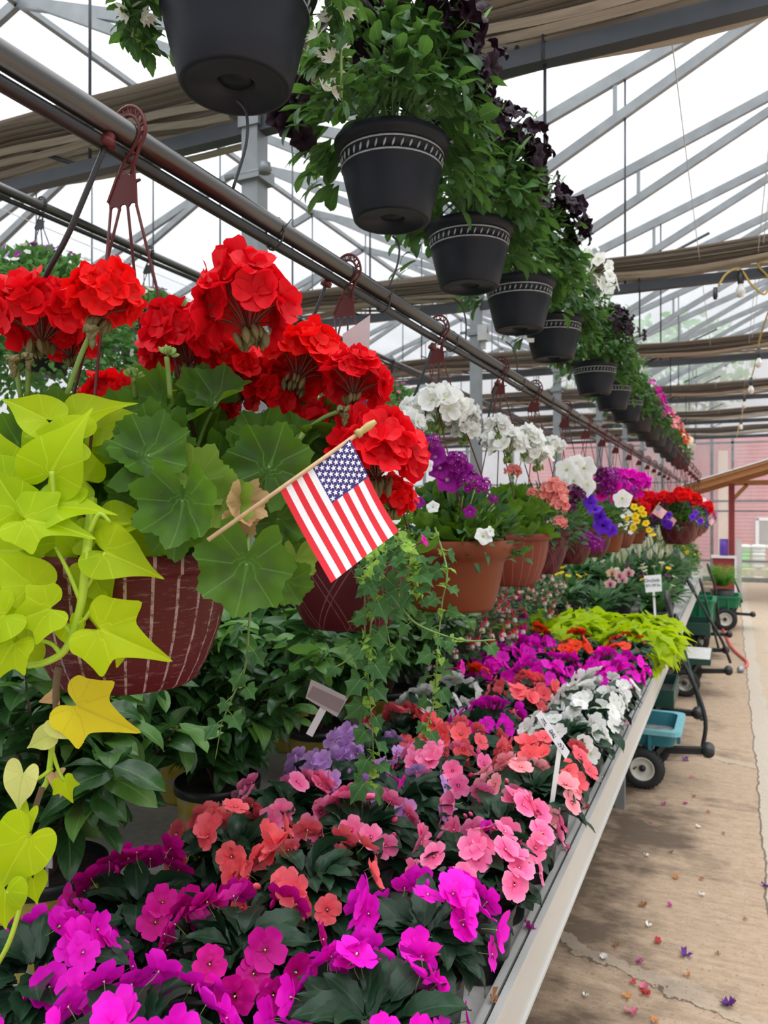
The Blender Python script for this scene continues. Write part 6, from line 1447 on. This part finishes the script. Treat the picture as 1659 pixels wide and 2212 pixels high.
for i, (zc, st, c) in enumerate(upper):
    y = (zc - .335) / .91
    e = thing('hanging_pot', '%s pot of %s in the upper row, %s from the camera' % ('charcoal banded' if st == 'band' else 'plain black', UN[c], ORD[i]), 'hanging pot', (RAILT, y, UZ), 0, 'black pots in the upper row')
    part(POTS[st], e, None, frame((math.cos(i), math.sin(i), 0), (0, 0, 1)), 1.0)
    hang(e, e.location, RAILT, y, 2.83, UZ + .195, .145, HOOKB, BLACKP, .4 + i, (RAILT, y), .0022)
    rs = np.random.RandomState(620 + i)
    if c is None:
        b = MB()
        for k in range(170):
            d, pol, az = rdir(rs, .3, 2.1); p = np.array([0, 0, .24]) + d * np.array([.2, .2, .2]) * rs.uniform(.7, 1.0); dd = unit([math.cos(az), math.sin(az), -.5 + rs.normal(0, .4)])
            b.put(IMPL[k % 5], frame(dd, np.array([.5 * math.cos(az), .5 * math.sin(az), 1]) + rs.normal(0, .3, 3)), p, rs.uniform(.05, .085))
        for a0 in (.42, .6, 3.5, 3.7, 3.3):
            P = catmull([(0.1 * math.cos(a0), .1 * math.sin(a0), .22), (.165 * math.cos(a0), .165 * math.sin(a0), .23), (.185 * math.cos(a0), .185 * math.sin(a0), .14), (.19 * math.cos(a0), .19 * math.sin(a0), .0 if a0 < 1 else .1)], 6); b.tube(P, .003, 5, 1)
            for k in range(4, len(P)):
                for q in range(2): d = unit(rs.normal(0, 1, 3) + [0, 0, -.2]); b.put(IMPL[q], frame(d, (0, 0, 1) + rs.normal(0, .3, 3)), P[k], rs.uniform(.03, .055))
        b.build('foliage', [G_PET, STEMG], e)
        fan = MB(); Tn = blade(4, .2, 'lance', .1, .3, .2, cols=3)
        for a in range(5): fan.put(Tn, frame((math.cos(-.9 + .45 * a), math.sin(-.9 + .45 * a), .25), (0, 0, 1)), (0, 0, 0), 1.0)
        FAN = Proto(fan, 'flower', P_WHITE)
        for k in range(40):
            a0 = (.42, .5, .62, 3.5, 3.7)[k % 5] + rs.normal(0, .1); r0 = rs.uniform(.15, .2); z0 = rs.uniform(.0, .2) if k % 5 < 3 else rs.uniform(.1, .2)
            n = unit(np.array([0, 0, .2]) - np.array(FWD) * .6 + rs.normal(0, .5, 3)); part(FAN, e, (r0 * math.cos(a0), r0 * math.sin(a0), z0), frame(np.cross(n, rs.normal(0, 1, 3)), n), .024)
        continue
    if c in ('black', 'white'):
        part(PF[i % 3], e, None, None, 1.0 if c == 'black' else .9)
        for k in range(72 if c == 'black' else 46):
            if k % 5 < 4:
                d = unit(np.array(RGT) * rs.uniform(-.35, 1.1) + np.array([0, 0, 1]) * rs.uniform(.25, 1.1) - np.array(FWD) * rs.uniform(-.5, .7))
            else: d, pol, az = rdir(rs, .2, 1.3)
            p = np.array([0, 0, .24]) + d * [.31, .31, .37] * rs.uniform(.8, 1.06); n = unit(d + rs.normal(0, .35, 3) - [0, 0, .15])
            part(PET[c][rs.randint(3)], e, p, frame(np.cross(n, rs.normal(0, 1, 3)), n), rs.uniform(.033, .043) * (1 if c == 'black' else .85))
        if c == 'black' and i == 1:
            for px, py in ((612, 230), (625, 270), (640, 215), (600, 250), (655, 300), (650, 190), (800, 60), (815, 95), (770, 110)): fl(e, PET['black'], px, py, 1.93, 28, .0, .6)
    else:
        part(PF[i % 3] if c in ('magenta', 'smallwhite') else BU[1], e, None if c in ('magenta', 'smallwhite') else (0, 0, .02), None, .85 if c in ('magenta', 'smallwhite') else .95)
        P = {'smallwhite': SM['white'], 'magenta': PET['magenta'], 'pink': IMP['salmon'], 'redimp': IMP['orange'], 'cream': SM['cream']}[c]
        for k in range(70 if c == 'smallwhite' else 30):
            d, pol, az = rdir(rs, 0, 1.5)
            if c != 'smallwhite' and k % 2: d = unit(np.array(RGT) * rs.uniform(.1, 1) + np.array([0, 0, 1]) * rs.uniform(.1, 1) - np.array(FWD) * rs.uniform(-.5, .7))
            part(P[k % 3], e, np.array([0, 0, .23]) + d * [.25, .25, .26 if c != 'cream' else .36] * rs.uniform(.85, 1.1), frame(np.cross(d, [.3, .5, .2]), unit(d + rs.normal(0, .3, 3))), rs.uniform(.012, .017) if c == 'smallwhite' else rs.uniform(.026, .04))

# ================================================================== baskets on the far left pipe
def tor_foliage(i):
    rs = np.random.RandomState(700 + i); b = MB()
    for k in range(3600):
        d, pol, az = rdir(rs, 0, 2.2); r = rs.uniform(.3, 1) ** .5
        leaf_out(b, OV, rs, np.array([0, 0, .12]) + d * [.4, .4, .4 if pol < 1.57 else .42] * r, d, rs.uniform(.03, .055), .1)
    return Proto(b, 'foliage', G_TOR)
TF = [tor_foliage(i) for i in range(2)]
for i, y in enumerate((1.75, 2.42, 3.1, 3.85, 4.6, 5.4, 6.2)):
    e = basket('black hanging basket overflowing with small %s flowers, %s on the left pipe' % ('plum and white' if i < 5 else 'pink and magenta', ORD[i]), y, 'nursery', 2.42, group='baskets on the left pipe', x=-2.75, hook=HOOKB, hm=BLACKP, rail_z=2.94, sc=1.15)
    part(TF[i % 2], e, None, frame((math.cos(i), math.sin(i), 0), (0, 0, 1)))
    rs = np.random.RandomState(720 + i)
    for k in range(95):
        d, pol, az = rdir(rs, 0, 1.7); c = ('plum', 'plum', 'white', 'lav', 'cream')[k % 5] if i < 5 else ('pink', 'magenta', 'plum')[k % 3]
        n = unit(d + rs.normal(0, .3, 3)); part(SM[c][k % 3], e, np.array([0, 0, .13]) + d * [.42, .42, .42], frame(np.cross(n, [.3, .5, .2]), n), rs.uniform(.015, .023))

# ================================================================== flags
FR = plain('flag_red', (.72, .015, .03), .7, var=.04); FW = plain('flag_white', (.86, .84, .86), .7, var=.03); FB = plain('flag_blue', (.045, .03, .2), .7, var=.06)
GOLD = plain('gold_plastic', (.5, .36, .12), .4, var=.15)
def flag(label, A, B, D, finial_px=None, stick=None, detail=True, group=None):
    """A, B = lower and upper end of the hoist along the stick; D = fly corner on A's side"""
    A, B, D = Vector(A), Vector(B), Vector(D)
    org = A; h = B - A; f = D - A; nn = h.cross(f).normalized()
    e = thing('flag', label, 'flag', org, 0, group)
    def pt(u, v, o=0.0):          # u along the fly, v up the hoist
        w = .012 * math.sin(u * 3.4 + .5) * u * (f.length / .14) + .004 * math.sin(v * 4 + u * 5)
        return h * v + f * u + nn * (w + o)
    b = MB(); nu = 20
    for s in range(13):
        V = [pt(i / nu, (s + q) / 13) for i in range(nu + 1) for q in (0, 1)]
        for i in range(nu):
            canton = s >= 6 and i < 8
            b.add([V[2 * i], V[2 * i + 2], V[2 * i + 3], V[2 * i + 1]], [np.array([[0, 1, 2, 3]])], None, 2 if canton else (0 if s % 2 == 0 else 1))
    if detail:
        for side in (-1, 1):
            for r in range(9):
                for c in range(6 if r % 2 == 0 else 5):
                    cu = .4 * ((c + .5) / 6 if r % 2 == 0 else (c + 1) / 6); cv = 6 / 13 + 7 / 13 * (r + .65) / 9.3
                    P = []
                    for k in range(10):
                        a = PI / 2 + k * PI / 5; rad = (.0043 if k % 2 == 0 else .0018) * h.length / .118
                        P.append(pt(cu + rad * math.cos(a) / f.length, cv + rad * math.sin(a) / h.length, .0006 * side))
                    cpt = pt(cu, cv, .0006 * side)
                    b.add([cpt] + P, [np.array([[0, 1 + k, 1 + (k + 1) % 10] for k in range(10)])], None, 1, False)
    b.build('flag_cloth', [FR, FW, FB], e)
    hd = h.normalized()
    s0, s1 = (stick if stick else (-.6 * h.length, 1.12 * h.length))
    b = MB(); b.tube([hd * s0, hd * s1], .0026 * max(1, h.length / .118) , 8); b.build('stick', WOODS, e)
    R = np.array([list(r) for r in zip(*[hd.orthogonal().normalized(), hd.cross(hd.orthogonal().normalized()), hd])])
    k = h.length / .118
    b = MB(); b.lathe([(0, 0), (.0062 * k, 0), (.0066 * k, .006 * k), (.0045 * k, .009 * k), (.0052 * k, .013 * k), (.0058 * k, .022 * k), (.0035 * k, .033 * k), (0, .034 * k)], 12, tuple(hd * (s1 - .012 * k)), R); b.build('finial', GOLD, e)
    return e
flag('small stars-and-stripes flag on a wooden stick in the nearest hanging basket', W(604, 1057, .93), W(755, 950, .95), W(712, 1258, .94), stick=(-.105, .128))
for i, (a, bb, d, zc) in enumerate((((1408, 1108), (1422, 1090), (1428, 1122), 5.95), ((1435, 1125), (1446, 1110), (1452, 1138), 6.4), ((1500, 1120), (1514, 1110), (1508, 1137), 7.0), ((1526, 1122), (1536, 1112), (1535, 1136), 7.7))):
    flag('tiny stars-and-stripes flag in a far hanging basket, %s of four along the row' % ORD[i], W(*a, zc), W(*bb, zc), W(*d, zc), detail=True, group='small flags in the far baskets')

# ================================================================== tags and signs
CLEAR, nt, out = mat('clear_sleeve'); a_ = N(nt, 'BsdfTransparent'); g_ = N(nt, 'BsdfPrincipled', i_Roughness=.2); g_.inputs['Base Color'].default_value = (.5, .42, .42, 1); mx = N(nt, 'MixShader'); mx.inputs[0].default_value = .85
L(nt, a_.outputs[0], mx.inputs[1]); L(nt, g_.outputs[0], mx.inputs[2]); L(nt, mx.outputs[0], out.inputs[0])
PINKP = plain('tag_paper', (.55, .42, .4), .6, var=.08)
org = W(770, 720, 1.24)
e = thing('price_tag', 'plastic-sleeved pinkish price tag standing among the red geraniums', 'tag', org)
def card(b, pts, zc, th, mi=0): 
    V = [np.array(W(x, y, zc)) - np.array(org) for x, y in pts]; n = np.array(FWD) * th; m = len(V)
    b.add(V + [v + n for v in V], [np.arange(m), np.arange(m)[::-1] + m, np.array([[k, (k + 1) % m, m + (k + 1) % m, m + k] for k in range(m)])], None, mi, False); return b
card(MB(), [(741, 800), (740, 722), (800, 680), (796, 800)], 1.235, .0012).build('clear_sleeve', CLEAR, e)
card(MB(), [(745, 800), (744, 757), (792, 725), (790, 800)], 1.238, .0008).build('tag_card', PINKP, e)
b = MB(); b.bar(np.array(W(780, 850, 1.24)) - np.array(org), np.array(W(680, 935, 1.22)) - np.array(org), .0125, .0015, 0, tuple(-FWD)); b.bar(np.array(W(768, 800, 1.24)) - np.array(org), np.array(W(785, 860, 1.24)) - np.array(org), .028, .0015, 0, tuple(-FWD)); b.build('tag_stake', plain('stake_pink', (.7, .52, .5), .5), e)

def sign(label, corners, stake, zc, zc2, mtl, inner=None, stw=.012, group=None):
    global org
    org = W(*corners[0], zc)
    e = thing('bench_sign', label, 'sign', org, 0, group)
    card(MB(), corners, zc, .002).build('sign_board', mtl, e)
    if inner: card(MB(), inner[0], zc - .0012, .001).build('sign_paper', inner[1], e)
    a, c = [np.array(W(x, y, zc2 + .003)) - np.array(org) for x, y in stake]
    b = MB(); b.bar(a, c, stw, .003, 0, tuple(-FWD))
    b.build('sign_stake', WHITEP, e); return e
GREYP = plain('grey_paper', (.3, .235, .225), .6, var=.05); PALES = plain('pale_sign', (.52, .46, .45), .5, var=.05)
e = sign('small blank-backed grey sign leaning on a T stake among the citrus pots', [(672, 1468), (752, 1507), (728, 1549), (660, 1508)], [(704, 1520), (668, 1588)], 1.83, 1.83, PALES, ([(676, 1482), (745, 1514), (731, 1540), (663, 1504)], GREYP), .017)
INK = plain('ink', (.03, .03, .035), .6)
SIGNW = plain('sign_white', (.8, .82, .86), .4, var=.03)
e = sign('narrow white handwritten sign tilted on a stake among the pink impatiens', [(1157, 1546), (1169, 1535), (1231, 1624), (1222, 1641)], [(1209, 1615), (1186, 1778)], 1.8, 1.8, SIGNW, None, .011)
so = Vector(e.location)
def strokes(e, L_, zc, r=.0011):
    b = MB()
    for P in L_: b.tube([W(x, y, zc) - so for x, y in P], r, 4)
    b.build('handwriting', INK, e)
rs = np.random.RandomState(2); LL = []
for c0, n in ((.14, 6), (.42, 7), (.7, 7)):           # three short illegible words written along the strip
    for row in (.32, .68):
        for k in range(n):
            t = c0 + .022 * k; x = 1163 + (1226 - 1163) * t; y = 1541 + (1632 - 1541) * t; ox, oy = 9.5 * (row - .5) * .9, -7 * (row - .5) * .9
            if rs.rand() < .8: LL.append([(x + ox + rs.normal(0, .8), y + oy + rs.normal(0, .8)), (x + ox + rs.normal(0, 1.2) + 1, y + oy + rs.normal(0, 1.4) + 1)])
strokes(e, LL, 1.797)
e = sign('square white handwritten orchid price sign on a tall stake beside the lime vines', [(1391, 1244), (1428, 1241), (1430, 1277), (1395, 1280)], [(1412, 1278), (1416, 1345)], 5.35, 5.35, SIGNW, None, .016)
def text(e, s, px, py, zc, size):
    cu = bpy.data.curves.new('lettering', 'FONT'); cu.body = s; cu.size = size; cu.align_x = 'CENTER'; cu.extrude = .0004; cu.materials.append(INK)
    tmp = bpy.data.objects.new('lettering_curve', cu); COL.objects.link(tmp); dg = bpy.context.evaluated_depsgraph_get()
    me = bpy.data.meshes.new_from_object(tmp.evaluated_get(dg)); me.name = 'lettering'; bpy.data.objects.remove(tmp)
    o = bpy.data.objects.new('lettering', me); COL.objects.link(o); o.parent = e
    p = W(px, py, zc) - Vector(e.location); X = (RGT + UPV * .06).normalized(); Y = (UPV - RGT * .06).normalized()
    o.matrix_local = Matrix.Translation(p) @ Matrix((X, Y, X.cross(Y))).transposed().to_4x4()
text(e, 'Orchids', 1409, 1257, 5.345, .034); text(e, '$31.99 Ea', 1411, 1267, 5.345, .026)
# white sticker on the underside of the fourth upper pot and little plant labels
b = MB(); b.box((0, 0, 0), (.035, .001, .02)); o = b.build('pot_sticker', WHITEP); o.location = W(1146, 735, 3.68); o.rotation_euler = (.3, 0, .4)
tag(o, 'small white sticker on the lower side of a black hanging pot', 'sticker')

# ================================================================== daylight and camera
w = bpy.data.worlds.new('overcast'); SC.world = w; w.use_nodes = True; nt = w.node_tree; nt.nodes.clear()
tc = N(nt, 'TexCoord'); sp_ = N(nt, 'SeparateXYZ'); L(nt, tc.outputs['Generated'], sp_.inputs[0])
g = M_(nt, 'ADD', .21, M_(nt, 'MULTIPLY', M_(nt, 'POWER', M_(nt, 'MAXIMUM', sp_.outputs[2], 0.0), 2.1), 2.7))
nz = N(nt, 'TexNoise'); nz.inputs['Scale'].default_value = 2.5; nz.inputs['Detail'].default_value = 4; L(nt, tc.outputs['Generated'], nz.inputs['Vector'])
g = M_(nt, 'MULTIPLY', g, M_(nt, 'ADD', .9, M_(nt, 'MULTIPLY', nz.outputs['Fac'], .2)))
bg = N(nt, 'Background'); bg.inputs[0].default_value = (.965, .98, 1.0, 1); out = N(nt, 'OutputWorld')
L(nt, M_(nt, 'MULTIPLY', g, 1.75), bg.inputs[1]); L(nt, bg.outputs[0], out.inputs[0])

cam = bpy.data.cameras.new('camera'); co = bpy.data.objects.new('camera', cam); COL.objects.link(co); SC.camera = co
cam.sensor_fit = 'HORIZONTAL'; cam.sensor_width = 36; cam.lens = 36 * FPX / 1659; cam.clip_start = .05; cam.clip_end = 200
co.location = (0, 0, EYE); co.rotation_euler = (PI / 2, 0, TH)
cam.dof.use_dof = True; cam.dof.focus_distance = 1.2; cam.dof.aperture_fstop = 11
SC.view_settings.view_transform = 'Standard'; SC.view_settings.look = 'None'; SC.view_settings.gamma = 1; SC.view_settings.exposure = 0.6
SC.view_settings.use_curve_mapping = False
cy = SC.cycles
cy.max_bounces = 8; cy.diffuse_bounces = 4; cy.glossy_bounces = 2; cy.transmission_bounces = 4; cy.transparent_max_bounces = 12
cy.use_denoising = True; cy.use_adaptive_sampling = True; cy.adaptive_threshold = .015
try: cy.denoiser = 'OPENIMAGEDENOISE'
except Exception: pass
